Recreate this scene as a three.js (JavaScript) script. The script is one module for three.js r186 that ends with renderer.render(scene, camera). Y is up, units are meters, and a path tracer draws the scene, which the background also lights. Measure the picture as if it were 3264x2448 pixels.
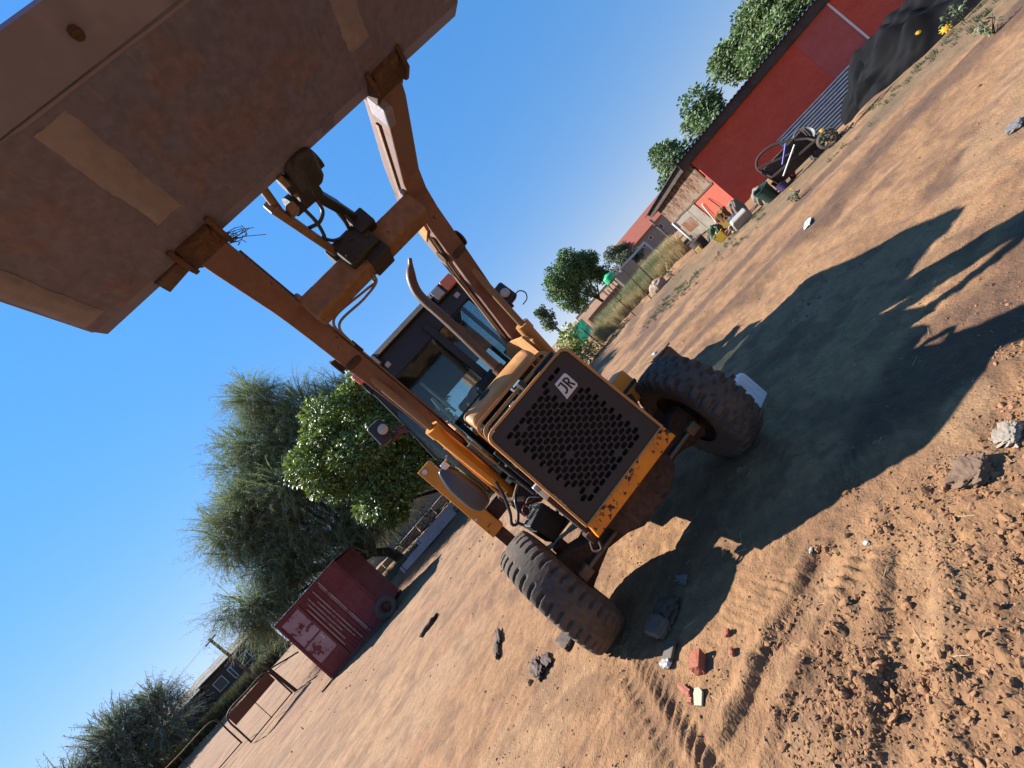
import * as THREE from 'three';
import { mergeGeometries } from 'three/addons/utils/BufferGeometryUtils.js';
import { RoundedBoxGeometry } from 'three/addons/geometries/RoundedBoxGeometry.js';

// ---------------------------------------------------------------- camera, sky, sun, exposure
const scene = new THREE.Scene();
const camera = new THREE.PerspectiveCamera(84.9, 4 / 3, 0.05, 3000);
camera.rotation.order = 'YXZ';
camera.position.set(-0.5178, 1.6194, 3.1771);
camera.rotation.set(0.0228, -0.1675, -0.8477);
camera.updateMatrixWorld();

const EXPOSURE = 2.6;   // the photograph is exposed for its shaded side
const SUN = new THREE.Vector3(-0.86, 1, -0.58).normalize();
function makeSky() {
  const w = 1024, h = 512, data = new Float32Array(w * h * 4), d = new THREE.Vector3();
  const zen = [0.062, 0.235, 0.68], mid = [0.128, 0.475, 1.02], low = [0.78, 0.86, 0.96];
  for (let j = 0; j < h; j++) for (let i = 0; i < w; i++) {
    const el = ((j + 0.5) / h - 0.5) * Math.PI, az = ((i + 0.5) / w - 0.5) * 2 * Math.PI;
    d.set(Math.cos(el) * Math.cos(az), Math.sin(el), Math.cos(el) * Math.sin(az));
    const y = Math.max(0, d.y), c = d.dot(SUN);
    const a = Math.exp(-y * 7), b = Math.exp(-y * 1.5);
    // forward scattering round the sun: broad and soft, as in clear dry air
    const g = 0.77 + 0.66 * Math.pow(Math.max(0, c * 0.5 + 0.5), 3);
    const k = (j * w + i) * 4;
    for (let m = 0; m < 3; m++) {
      let v = zen[m] + (mid[m] - zen[m]) * b;
      v = v * (1 - a) + low[m] * a;
      data[k + m] = v * g / EXPOSURE;
    }
    data[k + 3] = 1;
  }
  const t = new THREE.DataTexture(data, w, h, THREE.RGBAFormat, THREE.FloatType);
  t.mapping = THREE.EquirectangularReflectionMapping;
  t.minFilter = t.magFilter = THREE.LinearFilter; t.needsUpdate = true;
  return t;
}
scene.background = makeSky();
scene.environment = scene.background;
const sun = new THREE.DirectionalLight(new THREE.Color(1, 0.965, 0.90), 5);
sun.position.copy(SUN).multiplyScalar(60);
sun.castShadow = true; sun.shadow.mapSize.set(4096, 4096);
Object.assign(sun.shadow.camera, { left: -35, right: 35, top: 35, bottom: -35, near: 1, far: 160 });
scene.add(sun, sun.target);
const renderer = new THREE.WebGLRenderer({ antialias: true });
renderer.shadowMap.enabled = true;
renderer.toneMapping = THREE.LinearToneMapping;
renderer.toneMappingExposure = EXPOSURE;

// ---------------------------------------------------------------- helpers
function rng(seed) { let a = seed >>> 0; return () => { a = (a + 0x6D2B79F5) | 0; let t = Math.imul(a ^ (a >>> 15), 1 | a); t = (t + Math.imul(t ^ (t >>> 7), 61 | t)) ^ t; return ((t ^ (t >>> 14)) >>> 0) / 4294967296; }; }
const clamp = (x, a = 0, b = 1) => Math.min(b, Math.max(a, x));
const sm = (a, b, x) => { const t = clamp((x - a) / (b - a)); return t * t * (3 - 2 * t); };
const lerp = (a, b, t) => a + (b - a) * t;
function h2(x, y) { let n = Math.imul(x | 0, 374761393) + Math.imul(y | 0, 668265263); n = Math.imul(n ^ (n >>> 13), 1274126177); return ((n ^ (n >>> 16)) >>> 0) / 4294967296; }
function vn(x, y) { const i = Math.floor(x), j = Math.floor(y), u = x - i, v = y - j, a = u * u * (3 - 2 * u), b = v * v * (3 - 2 * v); return lerp(lerp(h2(i, j), h2(i + 1, j), a), lerp(h2(i, j + 1), h2(i + 1, j + 1), a), b); }
function fbm(x, y, o = 4) { let s = 0, a = 0.5, n = 0; for (let k = 0; k < o; k++) { s += a * vn(x, y); n += a; a *= 0.5; x = x * 2.03 + 17.3; y = y * 2.03 + 9.1; } return s / n; }
// value noise that repeats with period p (for tiles)
function vnp(x, y, p) { const i = Math.floor(x), j = Math.floor(y), u = x - i, v = y - j, a = u * u * (3 - 2 * u), b = v * v * (3 - 2 * v), m = (k) => ((k % p) + p) % p; return lerp(lerp(h2(m(i), m(j)), h2(m(i + 1), m(j)), a), lerp(h2(m(i), m(j + 1)), h2(m(i + 1), m(j + 1)), a), b); }
function fbp(x, y, p, o = 5) { let s = 0, a = 0.5, n = 0; for (let k = 0; k < o; k++) { s += a * vnp(x + k * 3.7, y + k * 5.1, p); n += a; a *= 0.55; x *= 2; y *= 2; p *= 2; } return s / n; }
const V = (x, y, z) => new THREE.Vector3(x, y, z);
const taken = {};
function numbered(name) { const n = taken[name] = (taken[name] ?? -1) + 1; return n ? name + '_' + String(n).padStart(3, '0') : name; }
function mesh(name, geo, mat, parent) {
  const g = Array.isArray(geo) ? merge(geo) : geo;
  const m = new THREE.Mesh(g, mat); m.name = parent ? name : numbered(name); m.castShadow = m.receiveShadow = true;
  (parent ?? scene).add(m); return m;
}
function merge(list) { return mergeGeometries(list.map((g) => { const q = g.index ? g.toNonIndexed() : g; for (const k of Object.keys(q.attributes)) if (!['position', 'normal', 'uv'].includes(k)) q.deleteAttribute(k); return q; })); }
function thing(name, label, category, pos = [0, 0, 0], turn = 0, group) {
  const o = new THREE.Group(); o.name = numbered(name); scene.add(o); o.position.set(...pos); o.rotation.y = turn;
  o.userData = { label, category }; if (group) o.userData.group = group; return o;
}
function tag(o, label, category, group, kind) { Object.assign(o.userData, { label, category }); if (group) o.userData.group = group; if (kind) o.userData.kind = kind; return o; }
// texture coordinates in metres, by the way each face points
function muv(geo, s = 1) {
  const g = geo.index ? geo.toNonIndexed() : geo, p = g.attributes.position, uv = new Float32Array(p.count * 2), a = V(), b = V(), c = V();
  for (let i = 0; i < p.count; i += 3) {
    a.fromBufferAttribute(p, i); b.fromBufferAttribute(p, i + 1); c.fromBufferAttribute(p, i + 2);
    const n = b.clone().sub(a).cross(c.clone().sub(a)), ax = Math.abs(n.x), ay = Math.abs(n.y), az = Math.abs(n.z);
    [a, b, c].forEach((q, k) => { const u = ax >= ay && ax >= az ? [q.z, q.y] : ay >= az ? [q.x, q.z] : [q.x, q.y]; uv[(i + k) * 2] = u[0] * s; uv[(i + k) * 2 + 1] = u[1] * s; });
  }
  g.setAttribute('uv', new THREE.BufferAttribute(uv, 2)); return g;
}
function place(g, x, y, z, rx = 0, ry = 0, rz = 0) { return g.applyMatrix4(new THREE.Matrix4().compose(V(x, y, z), new THREE.Quaternion().setFromEuler(new THREE.Euler(rx, ry, rz)), V(1, 1, 1))); }
function rbox(x0, x1, y0, y1, z0, z1, r = 0.008, seg = 2) {
  const w = x1 - x0, h = y1 - y0, d = z1 - z0, g = new RoundedBoxGeometry(w, h, d, seg, Math.min(r, w * 0.45, h * 0.45, d * 0.45));
  return muv(place(g, (x0 + x1) / 2, (y0 + y1) / 2, (z0 + z1) / 2));
}
function bar(p, q, w, h, r = 0.006, up = V(0, 1, 0)) {   // box from p to q, w across, h along up
  p = V(...p); q = V(...q); const L = p.distanceTo(q), z = q.clone().sub(p).normalize(), x = up.clone().cross(z).normalize(), y = z.clone().cross(x);
  const g = new RoundedBoxGeometry(w, h, L, 2, Math.min(r, w * 0.45, h * 0.45)); muvKeep(g);
  return muv(g).applyMatrix4(new THREE.Matrix4().makeBasis(x, y, z).setPosition(p.clone().add(q).multiplyScalar(0.5)));
}
function muvKeep(g) { return g; }
function rod(p, q, r0, r1 = r0, n = 16, open = false) {
  p = V(...p); q = V(...q); const L = p.distanceTo(q), g = new THREE.CylinderGeometry(r1, r0, L, n, 1, open);
  g.applyQuaternion(new THREE.Quaternion().setFromUnitVectors(V(0, 1, 0), q.clone().sub(p).normalize())); g.translate((p.x + q.x) / 2, (p.y + q.y) / 2, (p.z + q.z) / 2); return g;
}
function tube(pts, r, seg = 40, n = 10) { return new THREE.TubeGeometry(new THREE.CatmullRomCurve3(pts.map((p) => V(...p)), false, 'centripetal'), seg, r, n); }
// profile in the z-y plane, pushed out along x from x0 to x1
function prof(pts, x0, x1, bev = 0.006, holes = []) {
  const s = new THREE.Shape(pts.map(([z, y]) => new THREE.Vector2(z, y)));
  for (const [z, y, r] of holes) { const h = new THREE.Path(); h.absarc(z, y, r, 0, Math.PI * 2, true); s.holes.push(h); }
  const g = new THREE.ExtrudeGeometry(s, { depth: Math.abs(x1 - x0) - 2 * bev, bevelEnabled: bev > 0, bevelSize: bev, bevelThickness: bev, bevelOffset: -bev, bevelSegments: 2, curveSegments: 16 });
  g.applyMatrix4(new THREE.Matrix4().set(0, 0, 1, Math.min(x0, x1) + bev, 0, 1, 0, 0, 1, 0, 0, 0, 0, 0, 0, 1));
  // z-y swapped into place mirrors the faces: turn them round
  return muv(flip(g));
}
function flip(g) { g = g.index ? g.toNonIndexed() : g; for (const k of Object.keys(g.attributes)) { const a = g.attributes[k], s = a.itemSize, t = a.array; for (let i = 0; i < a.count; i += 3) for (let m = 0; m < s; m++) { const x = t[(i + 1) * s + m]; t[(i + 1) * s + m] = t[(i + 2) * s + m]; t[(i + 2) * s + m] = x; } } g.computeVertexNormals(); return g; }
// profile in the x-y plane, pushed out along z
function face(pts, z0, z1, bev = 0.004, holes = []) {
  const s = !Array.isArray(pts) ? pts : new THREE.Shape(pts.map((p) => new THREE.Vector2(...p)));
  s.holes.push(...holes);
  const g = new THREE.ExtrudeGeometry(s, { depth: z1 - z0 - 2 * bev, bevelEnabled: bev > 0, bevelSize: bev, bevelThickness: bev, bevelOffset: -bev, bevelSegments: 2, curveSegments: 12 });
  g.translate(0, 0, z0 + bev); return muv(g);
}
function lathe(pts, n = 32) { return new THREE.LatheGeometry(pts.map((p) => new THREE.Vector2(...p)), n); }
function jitter(g, amp, f, seed = 0) {   // uneven surface: moves points along a noise of their position
  const p = g.attributes.position;
  for (let i = 0; i < p.count; i++) {
    const x = p.getX(i), y = p.getY(i), z = p.getZ(i);
    p.setXYZ(i, x + amp * (fbm(y * f + seed, z * f + 3) - 0.5) * 2, y + amp * (fbm(x * f + seed + 7, z * f) - 0.5) * 2, z + amp * (fbm(x * f + 1, y * f + seed + 5) - 0.5) * 2);
  }
  g.computeVertexNormals(); return g;
}

// a lump with many faces: box rounded towards an ellipsoid, surface stirred by two sizes of noise
function lump(w, h, d, round = 0.5, amp = 0.15, f = 2.5, seed = 1, n = 14) {
  const g = new THREE.BoxGeometry(1, 1, 1, n, n, n), p = g.attributes.position, v = V();
  for (let i = 0; i < p.count; i++) {
    v.fromBufferAttribute(p, i); const e = v.clone().normalize().multiplyScalar(0.5 * 1.15), q = v.clone().lerp(e, round);
    const k = 1 + amp * 2 * (fbm(q.x * f + seed + q.y * 1.3, q.z * f - q.y * f * 0.7 + seed * 2, 4) - 0.5) + amp * 0.8 * (fbm(q.x * f * 4 + q.y * 3, q.z * f * 4 - q.y * f * 3 + seed, 3) - 0.5);
    p.setXYZ(i, q.x * k * w, q.y * k * h, q.z * k * d);
  }
  g.computeVertexNormals(); const o = muv(g.toNonIndexed()); o.translate(0, h * 0.42, 0); return o;
}

// ---------------------------------------------------------------- materials
function dtex(n, fn, srgb = true, rep = 1) {
  const d = new Uint8Array(n * n * 4);
  for (let j = 0; j < n; j++) for (let i = 0; i < n; i++) { const c = fn(i / n, j / n); const k = (j * n + i) * 4; d[k] = clamp(c[0]) * 255; d[k + 1] = clamp(c[1]) * 255; d[k + 2] = clamp(c[2]) * 255; d[k + 3] = 255; }
  const t = new THREE.DataTexture(d, n, n); t.wrapS = t.wrapT = THREE.RepeatWrapping; t.magFilter = THREE.LinearFilter; t.minFilter = THREE.LinearMipmapLinearFilter; t.generateMipmaps = true;
  if (srgb) t.colorSpace = THREE.SRGBColorSpace; t.repeat.set(rep, rep); t.needsUpdate = true; return t;
}
const KD = 0.52;
let sharedRough, sharedBump;
const mix3 = (a, b, t) => [lerp(a[0], b[0], t), lerp(a[1], b[1], t), lerp(a[2], b[2], t)];
// worn paint: base coat, dust film, chips that show rust or primer. Values are sRGB 0..1
function wornPaint({ base, tone = base, dust = [0.55, 0.42, 0.3], chip = [0.25, 0.13, 0.08], dustAmt = 0.3, chipAmt = 0.45, rough = 0.5, metal = 0, rep = 0.7, n = 512, seed = 0, streak = 0, full = false, k = KD }) {
  const m = new THREE.MeshStandardMaterial({ color: new THREE.Color(k, k, k), roughness: 1, metalness: metal });
  const f = (u, v) => {
    const big = fbp(u * 4 + seed, v * 4, 4, 5), fine = fbp(u * 32, v * 32 + seed, 32, 3), mid = fbp(u * 12 + seed * 2, v * 12, 12, 4);
    const st = streak ? fbp(u * 40, v * 3 + seed, 40, 3) : 0.5;
    const c = sm(1 - chipAmt * 0.62, 1 - chipAmt * 0.62 + 0.05, mid * 0.6 + fine * 0.4 + (big - 0.5) * 0.5 + (st - 0.5) * streak);
    const d = dustAmt * sm(0.35, 0.75, big * 0.6 + fine * 0.4 + (st - 0.5) * streak);
    return { c, d, big, fine };
  };
  m.map = dtex(n, (u, v) => { const { c, d, big, fine } = f(u, v); let k = mix3(base, tone, big); k = mix3(k, dust, d); k = mix3(k, mix3(chip, dust, fine * 0.3), c); return k.map((x) => x * (0.93 + 0.14 * fine)); }, true, rep);
  if (!full) {
    sharedRough ??= dtex(256, (u, v) => { const f = fbp(u * 6, v * 6, 6, 5), k = fbp(u * 40, v * 40, 40, 2); const r = 0.72 + 0.36 * f + 0.15 * (k - 0.5); return [0, clamp(r), 0]; }, false, 0.7);
    sharedBump ??= dtex(512, (u, v) => { const b = 0.6 * fbp(u * 10, v * 10, 10, 5) + 0.4 * fbp(u * 60, v * 60, 60, 3); return [b, b, b]; }, false, 0.7);
    m.roughness = Math.min(1, rough + 0.2); m.roughnessMap = sharedRough; m.bumpMap = sharedBump; m.bumpScale = 0.003; return m;
  }
  m.roughnessMap = dtex(n / 2, (u, v) => { const { c, d, fine } = f(u, v); const r = clamp(lerp(rough, 0.92, Math.max(c, d * 1.6)) + (fine - 0.5) * 0.12); return [0, r, 0]; }, false, rep);
  m.bumpMap = dtex(n / 2, (u, v) => { const { c, fine } = f(u, v); const b = 0.5 - 0.35 * c + 0.2 * (fine - 0.5); return [b, b, b]; }, false, rep);
  m.bumpScale = 0.0015;
  return m;
}
const std = (r, g, b, rough = 0.7, metal = 0) => new THREE.MeshStandardMaterial({ color: new THREE.Color(r, g, b)  .multiplyScalar(0.55), roughness: rough, metalness: metal });
const M = {};
M.paint = wornPaint({ full: true, k: 0.85, base: [0.89, 0.57, 0.13], tone: [0.85, 0.50, 0.10], dust: [0.66, 0.5, 0.33], chip: [0.33, 0.17, 0.09], dustAmt: 0.35, chipAmt: 0.42, rough: 0.45, seed: 3 });
M.paintPale = wornPaint({ full: true, k: 0.68, base: [0.84, 0.60, 0.33], tone: [0.82, 0.52, 0.26], dust: [0.72, 0.58, 0.42], chip: [0.4, 0.22, 0.12], dustAmt: 0.5, chipAmt: 0.36, rough: 0.5, seed: 8 });
M.bumper = wornPaint({ full: true, k: 1.0, base: [0.90, 0.53, 0.05], tone: [0.85, 0.45, 0.04], dust: [0.5, 0.33, 0.2], chip: [0.2, 0.12, 0.08], dustAmt: 0.35, chipAmt: 0.66, rough: 0.5, rep: 1.6, seed: 15 });
M.rustArm = wornPaint({ full: true, k: 0.62, base: [0.45, 0.34, 0.315], tone: [0.51, 0.35, 0.30], dust: [0.6, 0.46, 0.36], chip: [0.28, 0.17, 0.14], dustAmt: 0.5, chipAmt: 0.5, rough: 0.62, rep: 0.8, seed: 21, streak: 0.3 });
M.armBrown = wornPaint({ k: 0.66, base: [0.54, 0.39, 0.26], tone: [0.46, 0.33, 0.24], dust: [0.62, 0.48, 0.35], chip: [0.27, 0.17, 0.12], dustAmt: 0.45, chipAmt: 0.5, rough: 0.6, rep: 0.8, seed: 27, streak: 0.2 });
M.bucket = wornPaint({ full: true, k: 0.64, base: [0.50, 0.50, 0.60], tone: [0.54, 0.49, 0.56], dust: [0.60, 0.58, 0.64], chip: [0.40, 0.40, 0.49], dustAmt: 0.4, chipAmt: 0.5, rough: 0.55, metal: 0.25, rep: 0.5, seed: 33, streak: 0.25 });
M.wear = wornPaint({ k: 0.60, base: [0.60, 0.57, 0.60], tone: [0.56, 0.52, 0.56], dust: [0.62, 0.56, 0.57], chip: [0.50, 0.46, 0.51], dustAmt: 0.4, chipAmt: 0.42, rough: 0.5, metal: 0.3, rep: 0.9, seed: 39 });
M.grille = wornPaint({ full: true, base: [0.215, 0.18, 0.17], tone: [0.26, 0.20, 0.175], dust: [0.40, 0.31, 0.25], chip: [0.30, 0.19, 0.13], dustAmt: 0.6, chipAmt: 0.34, rough: 0.6, rep: 1.2, seed: 44 });
M.chassis = wornPaint({ base: [0.27, 0.18, 0.12], tone: [0.33, 0.21, 0.12], dust: [0.5, 0.36, 0.24], chip: [0.15, 0.1, 0.08], dustAmt: 0.6, chipAmt: 0.5, rough: 0.8, rep: 1.1, seed: 50 });
M.black = wornPaint({ base: [0.10, 0.10, 0.11], tone: [0.13, 0.12, 0.12], dust: [0.36, 0.29, 0.23], chip: [0.18, 0.14, 0.12], dustAmt: 0.35, chipAmt: 0.3, rough: 0.5, seed: 55 });
M.cab = wornPaint({ base: [0.075, 0.095, 0.14], tone: [0.10, 0.12, 0.16], dust: [0.24, 0.24, 0.26], chip: [0.14, 0.13, 0.13], dustAmt: 0.2, chipAmt: 0.2, rough: 0.4, seed: 58 });
M.pipe = wornPaint({ base: [0.46, 0.38, 0.31], tone: [0.40, 0.32, 0.27], dust: [0.58, 0.46, 0.36], chip: [0.3, 0.2, 0.15], dustAmt: 0.5, chipAmt: 0.5, rough: 0.45, metal: 0.5, rep: 1.5, seed: 61 });
M.rubber = wornPaint({ full: true, k: 0.7, base: [0.27, 0.235, 0.21], tone: [0.31, 0.265, 0.23], dust: [0.47, 0.38, 0.29], chip: [0.20, 0.18, 0.17], dustAmt: 0.6, chipAmt: 0.3, rough: 0.85, rep: 1, seed: 66 });
M.hose = std(0.02, 0.02, 0.022, 0.4);
M.chrome = new THREE.MeshStandardMaterial({ color: new THREE.Color(0.62, 0.56, 0.48), roughness: 0.32, metalness: 0.9 });
M.dustyRod = wornPaint({ base: [0.64, 0.54, 0.43], tone: [0.6, 0.47, 0.36], dust: [0.66, 0.53, 0.4], chip: [0.42, 0.3, 0.22], dustAmt: 0.5, chipAmt: 0.35, rough: 0.45, metal: 0.4, rep: 1.4, seed: 71 });
M.beam = wornPaint({ k: 0.85, base: [0.72, 0.72, 0.75], tone: [0.65, 0.65, 0.68], dust: [0.6, 0.52, 0.45], chip: [0.38, 0.36, 0.36], dustAmt: 0.4, chipAmt: 0.35, rough: 0.8, seed: 75 });
M.armLitDust = wornPaint({ base: [0.62, 0.48, 0.36], tone: [0.56, 0.41, 0.30], dust: [0.68, 0.56, 0.44], chip: [0.40, 0.27, 0.2], dustAmt: 0.5, chipAmt: 0.36, rough: 0.7, rep: 0.9, seed: 76 });  // dusty tan, paler to give the arm's inner face its sunlit tone
M.glass = new THREE.MeshPhysicalMaterial({ color: new THREE.Color(0.66, 0.76, 0.78), roughness: 0.05, transmission: 1, thickness: 0, ior: 1.5 });
M.silver = new THREE.MeshStandardMaterial({ color: new THREE.Color(0.52, 0.48, 0.48), roughness: 0.42, metalness: 0.55 });
M.amber = new THREE.MeshPhysicalMaterial({ color: new THREE.Color(0.55, 0.12, 0.03), roughness: 0.3, clearcoat: 0.5 });
M.lens = new THREE.MeshPhysicalMaterial({ color: new THREE.Color(0.30, 0.26, 0.22), roughness: 0.2, clearcoat: 0.8 });
M.red = wornPaint({ base: [0.42, 0.12, 0.10], dust: [0.5, 0.35, 0.28], chip: [0.2, 0.1, 0.08], seed: 74, rep: 2 });
M.plastic = new THREE.MeshPhysicalMaterial({ color: new THREE.Color(0.80, 0.82, 0.85), roughness: 0.4, transmission: 0.25, thickness: 0 });

// ---------------------------------------------------------------- the ground
function landform(x, z) { const d = -0.6 * x - 0.8 * z - 14, h = 0.08 * Math.log1p(Math.exp(Math.min(d * 1.2, 50))) / 1.2; return 3.5 * Math.tanh(h / 3.5); }
const seg2 = (x, z, ax, az, bx, bz) => { const dx = bx - ax, dz = bz - az, L = Math.hypot(dx, dz), t = ((x - ax) * dx + (z - az) * dz) / L; return [t, ((x - ax) * dz - (z - az) * dx) / L, L]; };
// how freshly broken the soil is: clods and loose crumbs lie here
const BLOBS = [[-0.28, 1.66, 0.26, 0.22], [0.02, 2.0, 0.42, 0.22], [0.5, 1.86, 0.5, 0.24], [0.62, 1.62, 0.34, 0.2, 0.9], [1.0, 1.85, 0.6, 0.36], [0.42, 1.40, 0.16, 0.1, 0.6], [-0.25, 1.23, 0.3, 0.05, 0.75], [-0.05, 1.47, 0.36, 0.05, 0.8], [0.27, 1.2, 0.1, 0.12, 0.9], [-0.55, 1.05, 0.14, 0.08, 0.5], [-0.42, 1.47, 0.22, 0.06, 0.7], [1.7, 1.95, 0.8, 0.4, 0.9], [-0.62, 1.62, 0.1, 0.2, 0.6], [0.1, 1.62, 0.16, 0.12, 0.6], [1.35, 1.55, 0.3, 0.14, 0.6], [0.55, 1.15, 0.12, 0.1, 0.45], [-1.0, 1.5, 0.12, 0.3, 0.4], [2.6, 1.7, 0.9, 0.4, 0.8]];
function broken(x, z) {
  const n = fbm(x * 1.7 + 3, z * 1.7 + 11, 4);
  let b = 0;
  const blob = (cx, cz, rx, rz, a = 1) => { const q = ((x - cx) / rx) ** 2 + ((z - cz) / rz) ** 2; b = Math.max(b, a * Math.exp(-q * 1.2)); };
  for (const q of BLOBS) blob(...q);
  return clamp(b * (0.35 + 1.4 * n) - 0.12);
}
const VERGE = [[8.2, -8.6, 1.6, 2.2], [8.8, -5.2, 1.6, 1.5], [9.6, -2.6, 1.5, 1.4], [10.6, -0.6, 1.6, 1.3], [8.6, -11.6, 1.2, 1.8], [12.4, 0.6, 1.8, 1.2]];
// trodden, hard patches
const HARD = [[-0.5, 1.62, 0.2, 0.12], [-0.62, 1.85, 0.22, 0.14], [0.12, 1.75, 0.2, 0.08], [-0.1, 1.3, 0.4, 0.045], [1.05, 1.45, 0.28, 0.1], [0.35, 1.6, 0.16, 0.07], [-2.4, 0.2, 1.2, 0.5], [-3.6, -2.4, 1.6, 0.7], [-1.6, 1.2, 0.6, 0.4], [3.4, 1.7, 1.2, 0.3], [5.5, 0.2, 2, 0.35]];
function compact(x, z) { let c = 0; for (const [px, pz, rx, rz] of HARD) { const u = (x - px) / rx, v = (z - pz + 0.12 * (x - px)) / rz, d = u * u + v * v; if (d < 4) c = Math.max(c, sm(1.35, 0.75, d + (fbm(x * 6, z * 6 + 9, 3) - 0.5) * 1.3)); } return c; }
function tracks(x, z) {
  let h = 0;
  // print of the front tyre, running out in front of the nearside wheel
  { const [t, s, L] = seg2(x, z, -0.90, 0.1, -0.98, 1.65); if (t > 0 && t < L && Math.abs(s) < 0.2) {
    const w = sm(0.17, 0.13, Math.abs(s)) * sm(0, 0.15, t) * sm(L, L - 0.4, t) * (0.45 + 0.8 * fbm(x * 5, z * 5, 3));
    const ph = t / 0.072 + Math.abs(s) * 5.5 + 0.5 * Math.sin(s * 14);
    h += w * (-0.016 + 0.034 * Math.pow(0.5 + 0.5 * Math.sin(ph * Math.PI * 2), 1.6) * sm(0.015, 0.06, Math.abs(s))); } }
  // lug marks beside the rut: short slanting ridges
  for (const [ax, az, bx, bz, hw, pitch, sl, am] of [[-0.72, 0.80, 0.16, 1.13, 0.12, 0.056, 3.4, 0.017], [-0.02, 1.30, 0.34, 1.46, 0.085, 0.06, 3.0, 0.018], [0.55, 1.0, 1.3, 1.2, 0.12, 0.06, -3, 0.010]]) {
    const [t, s, L] = seg2(x, z, ax, az, bx, bz); if (t > 0 && t < L && Math.abs(s) < hw * 1.5) {
      const w = sm(hw, hw * 0.55, Math.abs(s)) * sm(0, 0.12, t) * sm(L, L - 0.15, t) * clamp(1.9 * fbm(x * 4 + 5, z * 4, 3) - 0.35);
      const ph = t / pitch + s * sl * 3 + 1.3 * (fbm(x * 5, z * 5 + 2, 2) - 0.5);
      h += w * am * (Math.pow(0.5 + 0.5 * Math.sin(ph * Math.PI * 2), 1.7) * 1.4 - 0.5); } }
  // smooth rut pressed between two crumbled rims
  { const [t, s, L] = seg2(x, z, -0.78, 1.36, 0.2, 1.24); if (t > -0.1 && t < L + 0.1 && Math.abs(s) < 0.3) {
    const e = sm(-0.1, 0.1, t) * sm(L + 0.1, L - 0.06, t), r = Math.abs(s + 0.012 * Math.sin(t * 9));
    h += e * (-0.024 * sm(0.085, 0.06, r) + 0.026 * Math.exp(-(((r - 0.12) / 0.035) ** 2)) * (0.2 + 1.4 * fbm(x * 12, z * 12, 4))); } }
  { const [t, s, L] = seg2(x, z, -0.5, 1.92, 0.35, 1.55); if (t > -0.1 && t < L + 0.1 && Math.abs(s) < 0.3) {
    const e = sm(-0.1, 0.1, t) * sm(L + 0.1, L - 0.06, t), r = Math.abs(s);
    h += e * (-0.018 * sm(0.09, 0.05, r) + 0.016 * Math.exp(-(((r - 0.12) / 0.04) ** 2)) * (0.4 + fbm(x * 8, z * 8, 3))); } }
  // long faint wheel ruts across the yard
  for (const [ax, az, bx, bz, w0, d0] of [[-7, -6, 0.2, -3.4, 0.16, 0.02], [-6.4, -4.4, 0, -2.2, 0.15, 0.015], [-3.4, -1.6, -0.9, 1.9, 0.13, 0.016], [-4.2, -2.2, -1.2, 1.6, 0.1, 0.012], [2.4, -2.6, 12, 1.5, 0.3, 0.05], [2.6, -3.9, 12.6, 0.0, 0.28, 0.045], [2.2, -1.0, 9, 2.4, 0.25, 0.03]]) {
    const [t, s, L] = seg2(x, z, ax, az, bx, bz); if (t > -0.5 && t < L + 0.5 && Math.abs(s) < w0 * 3) { const q = s + 0.12 * (fbm(t * 0.8, ax) - 0.5), e = sm(-0.5, 0.6, t) * sm(L + 0.5, L - 0.6, t) * (0.4 + fbm(x * 1.5, z * 1.5, 3)); h += e * (-d0 * Math.exp(-((q / w0) ** 2)) + d0 * 0.7 * Math.exp(-(((Math.abs(q) - w0 * 1.6) / (w0 * 0.5)) ** 2))); } }
  return h;
}
function groundY(x, z, fine = true) {
  let h = landform(x, z);
  h += 0.0226 * x * Math.exp(-((x / 1.7) ** 4) - (((z + 0.9) / 2.6) ** 4));
  const r = Math.hypot(x, z - 1), far = sm(6, 25, r);
  h += (fbm(x * 0.35 + 9, z * 0.35, 3) - 0.5) * (0.05 + 0.14 * far);
  h -= (0.5 * 0.0) ;
  h += (fbm(x * 1.9, z * 1.9 + 4, 3) - 0.5) * (0.03 + 0.05 * far);
  const flat = Math.exp(-(((x + 0.86) / 0.25) ** 2) - (z / 0.4) ** 2) + Math.exp(-(((x - 0.86) / 0.25) ** 2) - (z / 0.4) ** 2);
  if (fine && r < 30) {
    h += tracks(x, z);
    const b = r < 4 ? broken(x, z) : 0;
    if (r < 9) {
      { const rg = fbm(x * 0.8 + 40, z * 0.8, 3), hd = 1 - 0.75 * compact(x, z); h += hd * ((fbm(x * 9, z * 9, 3) - 0.5) * (0.014 + 0.024 * rg) + (fbm(x * 30, z * 30 + 7, 2) - 0.5) * 0.012) + hd * 0.016 * Math.max(0, fbm(x * 17 + 3, z * 17, 3) - 0.55); }
      if (b > 0.01) { const cl = fbm(x * 13 + 2, z * 13, 4), c2 = fbm(x * 34, z * 34 + 5, 3); h += b * (0.008 + 0.11 * Math.max(0, cl - 0.45) + 0.03 * (c2 - 0.4)); }
    } else h += (fbm(x * 5, z * 5, 3) - 0.5) * 0.04;
  }
  // rough bank of spoil along the far fence
  { const [t, s, L] = seg2(x, z, 6.9, -16.8, 11.6, -12.6); if (t > -1 && t < L + 1 && Math.abs(s) < 2) h += 0.16 * Math.exp(-((s / 0.6) ** 2)) * sm(-1, 1, t) * sm(L + 1, L - 1, t) * (0.4 + 1.2 * fbm(x * 1.6, z * 1.6, 4)); }
  return h * (1 - 0.7 * clamp(flat) * (r < 3 ? 1 : 0)) + 0.7 * clamp(flat) * (r < 3 ? 1 : 0) * 0.0226 * x;
}
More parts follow.
